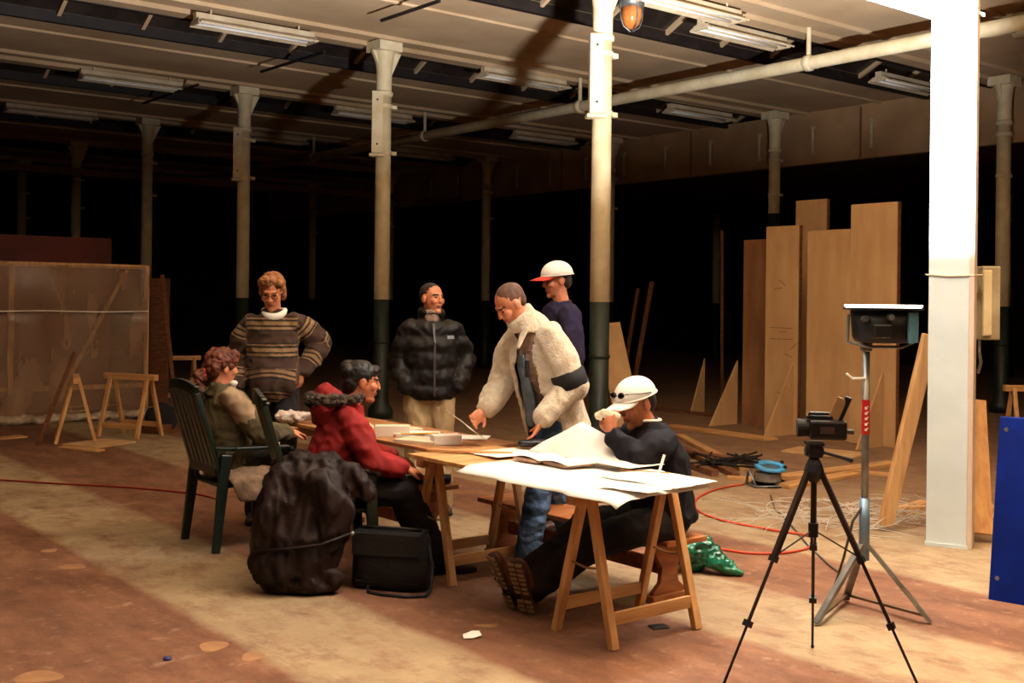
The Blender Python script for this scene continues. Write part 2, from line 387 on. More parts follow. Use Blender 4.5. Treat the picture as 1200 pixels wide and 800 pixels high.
# far cross beam
o = slab('far_beam', 19.9, 20.05, -4, 13.6, 4.1, 4.24, wood_dark); tag(o, 'dim brown horizontal beam crossing the dark back hall', 'beam'); 
# amber bulkhead lamp
t = thing('bulkhead_lamp', 'round caged amber bulkhead lamp hanging by the nearest column top', 'lamp', D(740, 22, 12.6))
mb = MB(); mb.lathe([(0.05, 0.30), (0.12, 0.27), (0.15, 0.2), (0.14, 0.12)]); mb.build('lamp_cap', bare, t, smooth=True)
mb = MB(); mb.lathe([(0.12, 0.14), (0.115, 0.02), (0.09, -0.06), (0.04, -0.11), (0.005, -0.12)]); mb.build('lamp_glass', M('amber_glass', (196, 120, 60), (150, 84, 38), 5, 0.15, spec=0.8), t, smooth=True)
for k in range(4):
    a = k * math.pi / 2 + 0.4
    mb = MB(); mb.tube([(math.cos(a) * q, math.sin(a) * q, z) for q, z in ((0.145, 0.15), (0.135, 0.0), (0.1, -0.09), (0.02, -0.14))], 0.008, 6); mb.build('cage_wire', bare, t)
mb = MB(); mb.cyl((0, 0, 0.28), (0, 0, CH - t.location.z), 0.02, n=8); mb.build('stem', dark_m, t)
# ================================================================== WHITE STEEL POST AND BEAM
pc = V((2.98, 7.66, 0))
t = thing('steel_portal', 'white painted steel post and beam, brightly lit, on the right', 'steel post', pc, math.radians(-26))
mb = MB(); hw = 0.128
mb.box((0, -0.10, 1.9), (2 * hw, 0.022, 3.8)); mb.box((0, 0.10, 1.9), (2 * hw, 0.022, 3.8)); mb.box((0, 0, 1.9), (0.016, 0.2, 3.8)); mb.build('post', white_st, t, bevel=0.003)
mb = MB(); mb.box((hw + 0.016, 0.0, 1.85), (0.032, 0.235, 3.7)); mb.build('side_plate', M('pinkish_side', (206, 186, 170), (190, 170, 154), 4, 0.6), t, bevel=0.003)  # right side of the post, coloured pinker than its front
mb = MB(); mb.box((0, 0, 0.012), (0.27, 0.24, 0.024)); mb.build('base_plate', white_st, t)
mb = MB(); ra = Matrix.Rotation(BA + math.radians(26), 3, 'Z')
dR = ra @ V((1, 0, 0))
for z, h_ in ((3.60, 0.025), (3.98, 0.025)): mb.bar(dR * 0.16 + V((0, 0, z)), dR * -8.6 + V((0, 0, z)), 0.28, h_)
mb.bar(dR * 0.16 + V((0, 0, 3.79)), dR * -8.6 + V((0, 0, 3.79)), 0.02, 0.36); mb.build('beam', white_st, t, bevel=0.003)
mb = MB(); mb.box((0, 0, 4.52), (0.24, 0.2, 1.1)); mb.build('upper_post', white_st, t, bevel=0.003)
mb = MB(); q = dR * -8.4; mb.box(q + V((0, 0, 1.79)), (0.28, 0.22, 3.58)); mb.build('far_post', white_st, t, bevel=0.003)
for x in (-0.085, 0.075):
    mb = MB(); mb.cyl((x, -0.11, 2.62), (x, -0.125, 2.62), 0.016, n=6); mb.build('bolt', dark_m, t)
mb = MB(); mb.tube([(-0.15, -0.113, 1.83), (0.0, -0.118, 1.82), (0.15, -0.116, 1.825), (0.2, 0, 1.83)], 0.006, 6); mb.build('wire', tube_m, t)
# electric box behind the post
t = thing('switch_box', 'grey electric switch box fixed behind the white steel post', 'switch box', D(1157, 355, 8.0))
gm = M('grey_enamel', (176, 164, 138), (150, 138, 112), 5, 0.5)
mb = MB(); mb.box((0, 0, 0), (0.13, 0.14, 0.52)); mb.build('box', gm, t, bevel=0.01)
mb = MB(); mb.box((-0.035, -0.08, 0.0), (0.06, 0.03, 0.46)); mb.build('cover', cream, t, bevel=0.006)
mb = MB(); mb.tube([(-0.05, 0, -0.25), (-0.06, -0.02, -0.35), (-0.04, 0.0, -0.42), (-0.05, 0.03, -0.5)], 0.012, 8); mb.build('cable', bare, t)
mb = MB(); mb.bar((-0.05, 0.02, 0.1), (-0.2, -0.12, 0.1), 0.03, 0.06); mb.build('bracket', gm, t)
# timber props of the post
def prop(a, b, w_, h_, label, name='timber_prop', up=(0, 1, 0), mat=wood):
    c = V(a); mb = MB(); mb.bar(V((0, 0, 0)), V(b) - c, w_, h_, up); o = mb.build(name, mat, None, bevel=0.008, loc=c)
    return tag(o, label, 'timber')
prop(G(1037, 622) + V((0, 0, 0.04)), D(1090, 392, 7.98), 0.10, 0.07, 'round-edged raking timber prop leaning against the left of the white post')
prop(G(1150, 636) + V((0, 0, 0.06)), D(1142, 468, 8.05), 0.16, 0.03, 'flat timber prop standing behind the right of the white post')
prop(G(1045, 606) + V((0, 0, 0.045)), G(1172, 606) + V((0, 0, 0.045)), 0.05, 0.09, 'timber sole board lying behind the white post', 'sole_board', (0, 0, 1))
# ================================================================== FLOODLIGHT ON STAND
LX, LY = 1.84, 5.84
t = thing('floodlight', 'round black studio floodlight aimed upward on a grey steel stand', 'floodlight', (LX, LY, 0), 0)
mb = MB(); mb.cyl((0, 0, 0.36), (0, 0, 1.40), 0.019, n=14); mb.build('stand_tube', bare, t, smooth=True)
mb = MB(); mb.cyl((0, 0, 0.30), (0, 0, 0.62), 0.027, n=14); mb.build('stand_sleeve', M('blue_grey_metal', (120, 146, 170), (96, 118, 140), 6, 0.4, metal=0.5), t, smooth=True)
feet = [G(956, 733) - t.location, G(1090, 731) - t.location, G(991, 704) - t.location]
for p in feet:
    mb = MB(); mb.bar((0, 0, 0.40), (p.x, p.y, 0.012), 0.035, 0.02); mb.build('leg', bare, t)
for a, b in ((0, 2), (2, 1)):
    mb = MB(); mb.bar(feet[a].lerp(V((0, 0, 0.4)), 0.08) + V((0, 0, 0.01)), feet[b].lerp(V((0, 0, 0.4)), 0.08) + V((0, 0, 0.01)), 0.022, 0.012); mb.build('brace', M('brown_metal', (112, 88, 62), (84, 64, 44), 6, 0.5, metal=0.5), t)
hx = 0.085
Mh = Matrix.Translation((hx, 0, 0))
mb = MB(); mb.lathe([(0.10, 1.425), (0.14, 1.43), (0.155, 1.46), (0.165, 1.595), (0.15, 1.597), (0.14, 1.46), (0.1, 1.445)], 32, Mh, False); hd = mb.build('lamp_housing', black_m, t, smooth=True)
mb = MB(); mb.lathe([(0.160, 1.592), (0.20, 1.596), (0.20, 1.606), (0.160, 1.604)], 40, Mh, False); mb.build('lamp_rim', black_m, t)
mb = MB(); mb.lathe([(0.0, 1.43), (0.12, 1.44)], 24, Mh, False); mb.build('reflector_bowl', bare, hd)
mb = MB(); mb.lathe([(0.001, 1.604), (0.185, 1.604), (0.195, 1.616), (0.193, 1.622), (0.001, 1.618)], 40, Mh, False); mb.build('lamp_lens', emit('hot_lens', (1.0, 0.93, 0.82), 6.0), t, smooth=True)
bl = M('blue_enamel', (96, 150, 176), (84, 132, 158), 6, 0.4)
mb = MB(); mb.prism([(hx + 0.155 * math.cos(a) * k, 0.155 * math.sin(a) * k, 1.43) for k, aa in ((1.12, (-62, -42, -22)), (1.05, (-22, -42, -62))) for a in [math.radians(q) for q in aa]], (0, 0, 0.155)); mb.build('side_fin', bl, t)
mb = MB(); mb.tube([(hx - 0.185, -0.02, 1.57), (hx - 0.19, -0.02, 1.43), (hx - 0.10, -0.06, 1.405), (hx + 0.08, -0.06, 1.405), (hx + 0.17, -0.02, 1.44)], 0.009, 8); mb.build('yoke', bare, t)
mb = MB(); mb.box((0, 0, 1.405), (0.05, 0.05, 0.05)); mb.build('yoke_clamp', bare, t, bevel=0.006)
for x, z in ((hx - 0.13, 1.55), (hx - 0.02, 1.56), (hx - 0.05, 1.47)):
    mb = MB(); y = -math.sqrt(max(0.165 ** 2 - (x - hx) ** 2, 0)); mb.cyl((x, y + 0.01, z), (x, y - 0.03, z), 0.016, n=10); mb.build('knob', bare, t)
mb = MB(); mb.box((hx - 0.06, -0.165, 1.49), (0.09, 0.05, 0.07)); mb.build('ballast_box', black_m, t, bevel=0.01)
mb = MB(); mb.tube([(0, -0.01, 1.24), (-0.08, -0.03, 1.24), (-0.11, -0.03, 1.265)], 0.007, 8); mb.build('cable_hook', paper, t)
red_m = M('red_sticker', (188, 34, 30), (168, 26, 24), 4, 0.5)
mb = MB(); mb.cyl((0, 0, 0.95), (0, 0, 1.13), 0.021, n=14); st = mb.build('sticker', red_m, t)
mb = MB()
for k in range(5):
    z = 0.975 + 0.028 * k
    mb.box((-0.004, -0.0215, z), (0.012, 0.002, 0.012)); mb.box((0.004, -0.0213, z + 0.008), (0.008, 0.002, 0.005))
mb.build('sticker_lettering', paper, st)
mb = MB(); mb.tube([(0.01, -0.02, 0.62), (-0.06, 0.0, 0.5), (-0.09, 0.05, 0.3), (-0.09, 0.2, 0.12)] + [G(*q, 0.008) - t.location for q in ((985, 672), (972, 662), (948, 640), (926, 614), (908, 596), (903, 580))], 0.007, 6); mb.build('power_cable', M('grey_cable', (84, 74, 66), None, 6), t)
ld = bpy.data.lights.new('floodlight_beam', 'AREA'); ld.shape = 'DISK'; ld.size = 0.34; ld.energy = LAMP_POWER; ld.color = LAMP_COLOR; ld.spread = LAMP_SPREAD
lo = bpy.data.objects.new('floodlight_beam', ld); COL.objects.link(lo); lo.parent = t; lo.location = (hx, 0, 1.63); lo.rotation_euler = (math.pi, 0, 0)
# ================================================================== TRIPOD AND VIDEO CAMERA
tc_ = V((1.335, 4.95, 0))
t = thing('tripod', 'slim black camera tripod standing in the right foreground', 'tripod', tc_)
tm = M('tripod_bronze', (52, 38, 34), (36, 26, 24), 8, 0.4, metal=0.4)
mb = MB(); mb.cyl((0, 0, 0.62), (0, 0, 0.97), 0.013, n=10); mb.build('centre_column', tm, t)
mb = MB(); mb.lathe([(0.02, 0.84), (0.035, 0.86), (0.045, 0.89), (0.035, 0.92), (0.02, 0.95)], 12); mb.build('shoulder', black_m, t)
mb = MB(); mb.box((0, 0, 0.975), (0.06, 0.07, 0.05)); mb.cyl((-0.04, 0, 0.975), (0.04, 0, 0.975), 0.022, n=10); mb.box((0, 0, 1.01), (0.07, 0.09, 0.014)); mb.build('pan_head', black_m, t, bevel=0.004)
mb = MB(); mb.tube([(0.02, 0.0, 0.975), (0.14, 0.06, 0.94), (0.19, 0.08, 0.925)], [0.007, 0.008, 0.012], 8); mb.build('pan_handle', black_m, t)
tf = [V((-0.43, -0.20, 0.0)), V((0.40, -0.22, 0.0)), V((0.10, 0.36, 0.0))]
for p in tf:
    a = V((p.x * 0.07, p.y * 0.07, 0.885)); d = p - a
    mb = MB(); mb.bar(a, a + d * 0.42, 0.026, 0.02); lg = mb.build('leg', tm, t)
    mb = MB(); mb.cyl(a + d * 0.40, a + d * 0.72, 0.008, n=8); mb.cyl(a + d * 0.70, a + d * 0.99, 0.006, n=8); mb.build('leg_tube', tm, lg)
    for k in (0.41, 0.71):
        mb = MB(); q = a + d * k; mb.bar(q - d * 0.014, q + d * 0.014, 0.034, 0.028); mb.build('leg_clamp', black_m, lg)
    mb = MB(); mb.ball(p + V((0, 0, 0.009)), 0.009, n=8, k=6); mb.build('rubber_foot', black_mat, lg)
    mb = MB(); mb.tube([(0, 0, 0.63), a + d * 0.40], 0.004, 6); mb.build('spreader', tm, t)
mb = MB(); mb.cyl((0, 0, 0.60), (0, 0, 0.66), 0.022, n=10); mb.build('spreader_hub', black_m, t)
t = thing('video_camera', 'small black video camera mounted on the tripod', 'video camera', tc_ + V((0, 0, 1.017)), math.radians(-8))
mb = MB(); mb.box((0.055, 0, 0.055), (0.16, 0.085, 0.085)); mb.build('body', black_m, t, bevel=0.012)
mb = MB(); mb.cyl((-0.025, 0, 0.06), (-0.075, 0, 0.06), 0.036, 0.04, 18); mb.build('lens', black_mat, t)
mb = MB(); mb.box((0.02, -0.005, 0.108), (0.11, 0.04, 0.014)); mb.tube([(-0.03, 0, 0.1), (-0.02, 0, 0.125), (0.06, 0, 0.125), (0.09, 0, 0.1)], 0.008, 8); mb.build('top_handle', black_m, t)
mb = MB(); mb.bar((0.10, 0, 0.09), (0.145, -0.01, 0.20), 0.035, 0.03); mb.build('viewfinder', black_m, t, bevel=0.005)
mb = MB(); mb.bar((0.075, -0.02, 0.10), (0.115, -0.02, 0.195), 0.008, 0.045); mb.build('flip_screen', M('screen_back', (150, 116, 80), None, 5, 0.4), t, bevel=0.003)
mb = MB(); mb.box((0.05, -0.0435, 0.055), (0.06, 0.004, 0.03)); mb.cyl((0.13, -0.02, 0.05), (0.165, -0.02, 0.05), 0.012, n=10); mb.build('control_panel', M('dark_grey_plastic', (62, 50, 44), None, 9, 0.5), t)
# ================================================================== TRESTLES, TABLES, BENCHES
def trestle():
    t = thing('trestle', '', 'trestle', (0, 0, 0), BA, 'wooden trestles')
    mb = MB(); mb.box((0, 0, 0.69), (0.76, 0.075, 0.07)); mb.build('top_bar', woodx, t, bevel=0.005)
    for sx in (-1, 1):
        for sy in (-1, 1):
            mb = MB(); mb.bar((0.275 * sx, 0.028 * sy, 0.69), (0.285 * sx, 0.205 * sy, 0.0), 0.036, 0.045, (1, 0, 0)); mb.build('leg', wood, t, bevel=0.004)
    for sy in (-1, 1):
        mb = MB(); mb.box((0, 0.172 * sy, 0.135), (0.60, 0.022, 0.06)); mb.build('stretcher', woodx, t, bevel=0.003)
    for sx in (-1, 1):
        mb = MB(); mb.tube([(0.28 * sx, -0.11, 0.36), (0.28 * sx, 0, 0.345), (0.28 * sx, 0.11, 0.36)], 0.006, 6); mb.build('cord', M('tan_cord', (150, 110, 70), None, 9), t)
    return t
t0 = trestle(); t0.location = W(0.29, 0.42); t0['label'] = 'nearest pine trestle, in front, holding the paper-covered end of the table'
dup(t0, W(1.69, 0.50), BA, 'pine trestle beside the black shoulder bag, holding the middle of the table')
dup(t0, W(3.40, 0.33), BA, 'pine trestle under the far table end by the seated woman in green')
dup(t0, G(78, 519) + V((0.0, 0.25, 0)), math.radians(112), 'small pine trestle seen end-on before the plastic sheet, dark bar leaning on it')
dup(t0, G(149, 512) + V((0, 0.1, 0)), math.radians(-24), 'pine trestle seen from its side before the right edge of plastic sheet')
dup(t0, D(205, 486, 17.2) * V((1, 1, 0)), math.radians(30), 'dim trestle in the dark behind the plastic sheet partition')
dup(t0, G(1188, 528) + V((0.35, 0.2, 0)), math.radians(0), 'pine trestle at the right edge behind the white post')
def board(name, l0_, l1_, r0_, r1_, z0, z1, mat, label, cat):
    c = W((l0_ + l1_) / 2, (r0_ + r1_) / 2, (z0 + z1) / 2); mb = MB(); mb.box((0, 0, 0), (r1_ - r0_, l1_ - l0_, z1 - z0))
    return tag(mb.build(name, mat, None, bevel=0.003, loc=c, rz=BA), label, cat)
ZT = 0.747
board('table_board', 0.02, 1.665, 0.02, 0.66, 0.725, ZT, woodx, 'plywood table board on trestles, covered by large white drawings', 'table')
board('table_board', 1.675, 3.52, 0.22, 0.86, 0.725, ZT, M('table_ply', (172, 120, 74), (140, 92, 54), 3, 0.6, stretch=(9, 2, 9)), 'brown table board cluttered with papers, before the standing men', 'table')
def bench(l0_, l1_, rc, zs, label):
    t = thing('bench', label, 'bench', W(l0_, rc), BA, 'low brown wooden benches'); n = l1_ - l0_
    mb = MB(); mb.box((0, n / 2, zs - 0.015), (0.31, n, 0.03)); mb.build('seat', bench_m, t, bevel=0.006)
    for y in (0.13, n - 0.13):
        pts = [(-0.13, 0.0), (-0.13, 0.05), (-0.07, 0.10), (-0.06, 0.18), (-0.11, 0.26), (-0.12, zs - 0.03), (0.12, zs - 0.03), (0.11, 0.26), (0.06, 0.18), (0.07, 0.10), (0.13, 0.05), (0.13, 0)]
        mb = MB(); mb.prism([(a, y, b) for a, b in pts], (0, 0.03, 0)); mb.build('end_panel', bench_m, t, bevel=0.003)
    mb = MB(); mb.box((0, n / 2, 0.17), (0.03, n - 0.3, 0.08)); mb.build('stretcher', bench_m, t)
    for y in (0.145, n - 0.115):
        mb = MB(); mb.box((0, y, 0.02), (0.30, 0.08, 0.04)); mb.build('foot', bench_m, t, bevel=0.004)
    return t
bench(0.42, 2.10, 1.0, 0.355, 'long low brown bench under the man in the white cap')
bench(2.2, 3.5, 0.62, 0.43, 'brown bench under the cluttered table, papers lying on it')
# sheets of paper: a grid patch, bilinear from four corners, with slight curl
def sheet(name, corners, label, mat=paper, n=10, amp=0.004, seed=0, curl=None, th=0.0015, cat='paper', group=None, rag=0.0):
    c = [V(p) for p in corners]; cen = sum(c, V()) / 4; mb = MB(); vs_ = []
    for i in range(n + 1):
        for j in range(n + 1):
            u, v = i / n, j / n
            p = c[0].lerp(c[1], u).lerp(c[3].lerp(c[2], u), v)
            e = min(u, 1 - u, v, 1 - v)
            if rag and e == 0: p = p + V((noise.noise(V((u * 7, v * 7, seed + 3))), noise.noise(V((u * 7, v * 7, seed + 9))), 0)) * rag
            p = p + V((0, 0, amp * (1.0 + noise.noise(V((u * 3, v * 3, seed))))))
            if curl: p = p + V((0, 0, curl(u, v)))
            vs_.append(p - cen)
    mb.add(vs_, [(i * (n + 1) + j, (i + 1) * (n + 1) + j, (i + 1) * (n + 1) + j + 1, i * (n + 1) + j + 1) for i in range(n) for j in range(n)])
    o = mb.build(name, mat, None, smooth=True, loc=cen)
    md = o.modifiers.new('thickness', 'SOLIDIFY'); md.thickness = th; md.offset = 1
    return tag(o, label, cat, group)
def droop(u, v): return -0.055 * max(0, (0.09 - v) / 0.09) ** 1.5 if v < 0.09 else 0.0
gp_ = 'large white drawings on the near table'
sheet('drawing_sheet', [W(1.10, -0.05, ZT), W(-0.10, -0.04, ZT), W(-0.05, 0.64, ZT), W(1.10, 0.60, ZT)], 'largest white drawing sheet, hanging over the near edge of the front table', n=22, amp=0.005, seed=1, rag=0.045, curl=lambda u, v: -0.03 * max(0, (0.10 - v) / 0.10) - 0.02 * max(0, (u - 0.93) / 0.07), group=gp_)
sheet('drawing_sheet', [W(0.35, 0.28, ZT + 0.012), W(-0.12, 0.32, ZT + 0.010), W(-0.06, 0.68, ZT + 0.004), W(0.42, 0.66, ZT + 0.012)], 'white drawing sheet at the right table corner, its tip sticking out', n=12, seed=4, rag=0.02, group=gp_)
sheet('drawing_sheet', [W(1.50, 0.30, ZT), W(1.15, 0.26, ZT + 0.012), W(1.12, 0.62, ZT + 0.012), W(1.50, 0.66, ZT)], 'white sheet lying before the man in the beige coat', n=8, seed=6, rag=0.01, group=gp_)
sheet('drawing_sheet', [W(0.14, 0.06, ZT + 0.013), W(-0.14, 0.12, ZT + 0.012), W(-0.12, 0.3, ZT + 0.013), W(0.16, 0.26, ZT + 0.013)], 'small torn white sheet at the front corner above nearest trestle', n=6, seed=8, rag=0.02, group=gp_)
# open sketchbook with a raised page
t = thing('sketchbook', 'open white sketchbook with one big page lifted, on the drawings', 'book', W(0.76, 0.49, ZT + 0.014), BA)
pe_m = M('page_edges', (196, 160, 136), (160, 124, 102), 3, 0.8, stretch=(1, 1, 60))
mb = MB(); mb.box((-0.09, 0.20, 0.009), (0.20, 0.20, 0.017)); mb.build('page_block', pe_m, t, bevel=0.003)
mb = MB(); mb.box((-0.07, -0.02, 0.009), (0.20, 0.20, 0.017), Matrix.Rotation(-0.12, 3, 'Z')); mb.build('page_block', pe_m, t, bevel=0.003)
def page(name, f, n=12):
    mb = MB(); vs_ = [V(f(i / n, j / n)) for i in range(n + 1) for j in range(n + 1)]
    mb.add(vs_, [(i * (n + 1) + j, (i + 1) * (n + 1) + j, (i + 1) * (n + 1) + j + 1, i * (n + 1) + j + 1) for i in range(n) for j in range(n)])
    o = mb.build(name, paper, t, smooth=True); md = o.modifiers.new('th', 'SOLIDIFY'); md.thickness = 0.0015; return o
page('open_page', lambda u, v: (-0.19 + 0.20 * v, 0.31 - 0.46 * u, 0.019 + 0.014 * abs(math.sin(u * 6.28))))
def lift(u, v):
    y = 0.40 - 0.80 * u; b = max(0.0, 1 - (0.20 - y) / 0.58) if y < 0.20 else max(0.0, 1 - (y - 0.20) / 0.34)
    return (0.0 + v * (0.14 + 0.12 * (1 - b)), y - 0.10 * v * b, 0.022 + 0.185 * b * math.sin(v * 1.5) * (1 - 0.1 * u))
page('lifted_page', lift, 20)
# table clutter
def item(name, mbf, mat, loc, rz, label, cat, bevel=0.003, smooth=False, group=None):
    mb = MB(); mbf(mb); return tag(mb.build(name, mat, None, bevel=bevel, smooth=smooth, loc=loc, rz=rz), label, cat, group)
item('pouch', lambda m: m.loft([((-0.10, 0, 0.02), 0.018, 0.03, (0, 0, 1)), ((-0.08, 0, 0.022), 0.022, 0.04, (0, 0, 1)), ((0, 0.01, 0.024), 0.024, 0.042, (0, 0, 1)), ((0.08, 0, 0.022), 0.022, 0.038, (0, 0, 1)), ((0.1, 0, 0.02), 0.016, 0.028, (0, 0, 1))]), black_m, G(627, 524, ZT + 0.02) + V((0, 0, 0.002)), 0.1, 'black pencil pouch on the drawings before the beige coat', 'pouch', 0, True)
item('card', lambda m: m.box((0, 0, 0.006), (0.11, 0.06, 0.01)), paper2, G(652, 528, ZT + 0.014), 0.2, 'small pale card beside the black pouch', 'card')
item('pencil', lambda m: m.cyl((-0.07, 0, 0.005), (0.07, 0, 0.005), 0.0045, n=6), black_m, G(643, 534, ZT + 0.014), 0.7, 'dark pencil lying below the small pale card', 'pencil', 0)
item('pen', lambda m: (m.cyl((0, 0, 0), (0.03, 0.02, 0.09), 0.007, 0.007, 8)), paper, G(772, 553, ZT + 0.02) - V((0, 0, 0.005)), 0, 'short white pen standing tilted before the dark blue jacket', 'pen', 0)
item('long_pencil', lambda m: m.cyl((-0.13, 0, 0.004), (0.13, 0, 0.004), 0.004, n=6), M('orange_pencil', (214, 150, 90), None, 5), G(755, 553, ZT + 0.014), -0.35, 'thin wooden pencil on the rightmost drawing', 'pencil', 0)
bxm = M('white_card', (232, 222, 206), (214, 202, 184), 4, 0.7)
item('carton', lambda m: m.box((0, 0, 0.035), (0.22, 0.1, 0.07)), bxm, G(459, 512, ZT) + V((0, 0.05, 0)), 0.1, 'small white carton on the table in front of the red jacket', 'box')
gb = 'papers and books piled on the cluttered table'
for k, (px, py, rz, sx, sy, h_, mt, lb) in enumerate([
        (495, 519, -0.5, 0.30, 0.21, 0.02, paper2, 'cream paper stack at the near edge of the cluttered table'),
        (488, 512, -0.2, 0.26, 0.19, 0.025, paper, 'white paper stack under the yellow ruler'),
        (522, 521, 0.3, 0.17, 0.12, 0.055, paper, 'thick white note block at the corner of the cluttered table'),
        (474, 506, 0.5, 0.2, 0.14, 0.02, paper2, 'thin cream booklet behind the white carton'),
        (545, 514, -0.1, 0.3, 0.2, 0.006, paper, 'flat white sheet lying before the khaki trousers')]):
    item('paper_stack', lambda m: m.box((0, 0, h_ / 2), (sx, sy, h_)), mt, G(px, py, ZT) + V((0, 0.04, 0.0005 + 0.0004 * k)), rz, lb, 'paper', 0.002, group=gb)
item('ruler', lambda m: m.box((0, 0, 0.004), (0.24, 0.03, 0.006)), M('yellow_plastic', (236, 178, 50), None, 5, 0.5), G(492, 508, ZT + 0.03) + V((0, 0, -0.002)), 0.25, 'yellow ruler on the white paper stack', 'ruler')
item('marker', lambda m: (m.cyl((-0.06, 0, 0.01), (0.05, 0, 0.01), 0.009, n=10), m.cyl((0.05, 0, 0.01), (0.075, 0, 0.01), 0.006, n=8)), M('orange_plastic', (220, 104, 40), None, 5, 0.4), G(470, 511, ZT) + V((0, -0.02, 0)), 0.9, 'orange marker in front of the white carton', 'marker', 0)
item('wooden_strip', lambda m: m.box((0, 0, 0.008), (0.5, 0.035, 0.014)), woodx, W(1.45, 0.30, ZT + 0.006), BA - 0.9, 'pale wooden strip bridging the two table boards', 'wood strip')
# crumpled wrapping at the far end
mb = MB()
for k in range(9): mb.ball((random.uniform(-0.14, 0.14), random.uniform(-0.08, 0.08), 0.04), (random.uniform(0.04, 0.07), random.uniform(0.03, 0.06), random.uniform(0.03, 0.05)))
o = link('crumpled_paper', remesh(mb, 'crumpled_paper', 0.009, 1, folds(0.03, 22, seed=3)), M('crumpled_white', (216, 204, 196), (168, 150, 140), 9, 0.5), None, loc=G(352, 496, ZT) + V((0, 0.05, 0.005)))
tag(o, 'crumpled pale wrapping paper at the far end of the table', 'paper')
mb = MB()
for k in range(6): mb.ball((random.uniform(-0.08, 0.08), random.uniform(-0.05, 0.05), 0.03), (0.05, 0.04, random.uniform(0.02, 0.04)))
o = link('white_cloth', remesh(mb, 'white_cloth', 0.008, 1, folds(0.02, 20, seed=5)), bxm, None, loc=W(2.75, 0.34, ZT)); tag(o, 'small crumpled white cloth near the table edge beside the green chair back', 'cloth')
# things on the low bench behind the table
item('black_case', lambda m: m.tube([(-0.14, 0, 0.03), (0.14, 0.0, 0.03)], 0.03, 12), black_m, W(2.32, 0.62, 0.43), 0.3, 'black tube-shaped case on the bench under the table', 'case', 0, True)
for k, (l, r, rz, lb) in enumerate([(2.72, 0.6, 0.4, 'loose white sheets on the bench under the cluttered table'), (3.05, 0.65, 1.0, 'cream booklet on the bench under the cluttered table')]):
    item('loose_paper', lambda m: m.box((0, 0, 0.01), (0.26, 0.18, 0.02)), (paper, paper2)[k], W(l, r, 0.43), rz, lb, 'paper')
# ================================================================== PLASTIC ARMCHAIRS
chair_m = M('green_plastic', (20, 36, 26), (12, 22, 16), 5, 0.35, spec=0.5)
def armchair(loc, rz, label):
    t = thing('armchair', label, 'chair', loc, rz, 'dark green plastic garden chairs')
    mb = MB(); mb.box((0, 0.0, 0.415), (0.47, 0.45, 0.03)); mb.box((0, 0.215, 0.395), (0.47, 0.02, 0.06)); mb.build('seat', chair_m, t, bevel=0.012)
    for sx in (-1, 1):
        for y0, y1, zt in ((0.20, 0.245, 0.63), (-0.20, -0.27, 0.62)):
            mb = MB(); mb.bar((0.245 * sx, y0, zt), (0.265 * sx, y1, 0.0), 0.042, 0.075, (0, 1, 0), 0.036, 0.052); mb.build('leg', chair_m, t, bevel=0.008)
        mb = MB(); pts = [(0.235 * sx, -0.27, 0.66), (0.265 * sx, -0.15, 0.655), (0.275 * sx, 0.08, 0.65), (0.268 * sx, 0.22, 0.645), (0.26 * sx, 0.25, 0.62)]
        for a, b in zip(pts[:-1], pts[1:]): mb.bar(a, b, 0.06, 0.025)
        mb.build('armrest', chair_m, t, bevel=0.006)
        mb = MB(); mb.bar((0.225 * sx, -0.20, 0.40), (0.215 * sx, -0.39, 1.02), 0.05, 0.035, (0, 1, 0)); mb.build('back_post', chair_m, t, bevel=0.008)
    mb = MB()
    pts = [V((0.225 * math.sin(a), -0.385 - 0.03 * math.cos(a), 1.01 + 0.055 * math.cos(a))) for a in [math.radians(q) for q in range(-90, 91, 15)]]
    for a, b in zip(pts[:-1], pts[1:]): mb.bar(a, b, 0.032, 0.07)
    mb.build('top_rail', chair_m, t, bevel=0.006)
    mb = MB(); mb.bar((-0.215, -0.245, 0.52), (0.215, -0.245, 0.52), 0.03, 0.07); mb.build('lower_rail', chair_m, t, bevel=0.006)
    for k in range(5):
        x = -0.148 + 0.074 * k; mb = MB(); mb.bar((x, -0.245, 0.52), (x, -0.405, 1.03), 0.055, 0.016, (0, 1, 0)); mb.build('slat', chair_m, t, bevel=0.004)
    return t
H1 = V((0.80, 0.60)); C1 = V((-1.80, 7.50, 0))
H2 = V((0.95, 0.31)); C2 = V((-1.07, 6.60, 0))
def rz_of(h): return math.atan2(-h[0], h[1])
armchair(C1, rz_of(H1), 'dark green plastic armchair under the woman in the green jacket')
armchair(C2, rz_of(H2), 'dark green plastic armchair with a brown jacket hung over it')
# ================================================================== BAG, DRAPED JACKET, SEAT BLANKET
t = thing('shoulder_bag', 'black shoulder bag standing on the floor beside the brown jacket', 'bag', (G(457, 694) + V((0, 0.11, 0))), math.radians(-14))
bag_m = M('black_nylon', (20, 17, 18), (12, 10, 11), 8, 0.6, bump=0.3, bscale=60)
mb = MB(); mb.loft([((0, 0, 0.01), 0.215, 0.09, (1, 0, 0)), ((0, 0, 0.03), 0.225, 0.105, (1, 0, 0)), ((0, 0, 0.15), 0.222, 0.105, (1, 0, 0)), ((0, 0, 0.27), 0.215, 0.095, (1, 0, 0)), ((0, 0, 0.315), 0.205, 0.08, (1, 0, 0)), ((0, 0, 0.325), 0.17, 0.06, (1, 0, 0))], 28)
for v in mb.v:
    e = 4.0; x, y = v.x / 0.225, v.y / 0.105; n_ = (abs(x) ** e + abs(y) ** e) ** (1 / e) or 1; k = math.hypot(x, y) / n_; v.x *= k; v.y *= k
mb.build('bag_body', bag_m, t, smooth=True)
mb = MB(); mb.box((0, -0.02, 0.318), (0.40, 0.14, 0.022)); mb.box((0, -0.108, 0.26), (0.40, 0.012, 0.13)); mb.build('flap', bag_m, t, bevel=0.01)
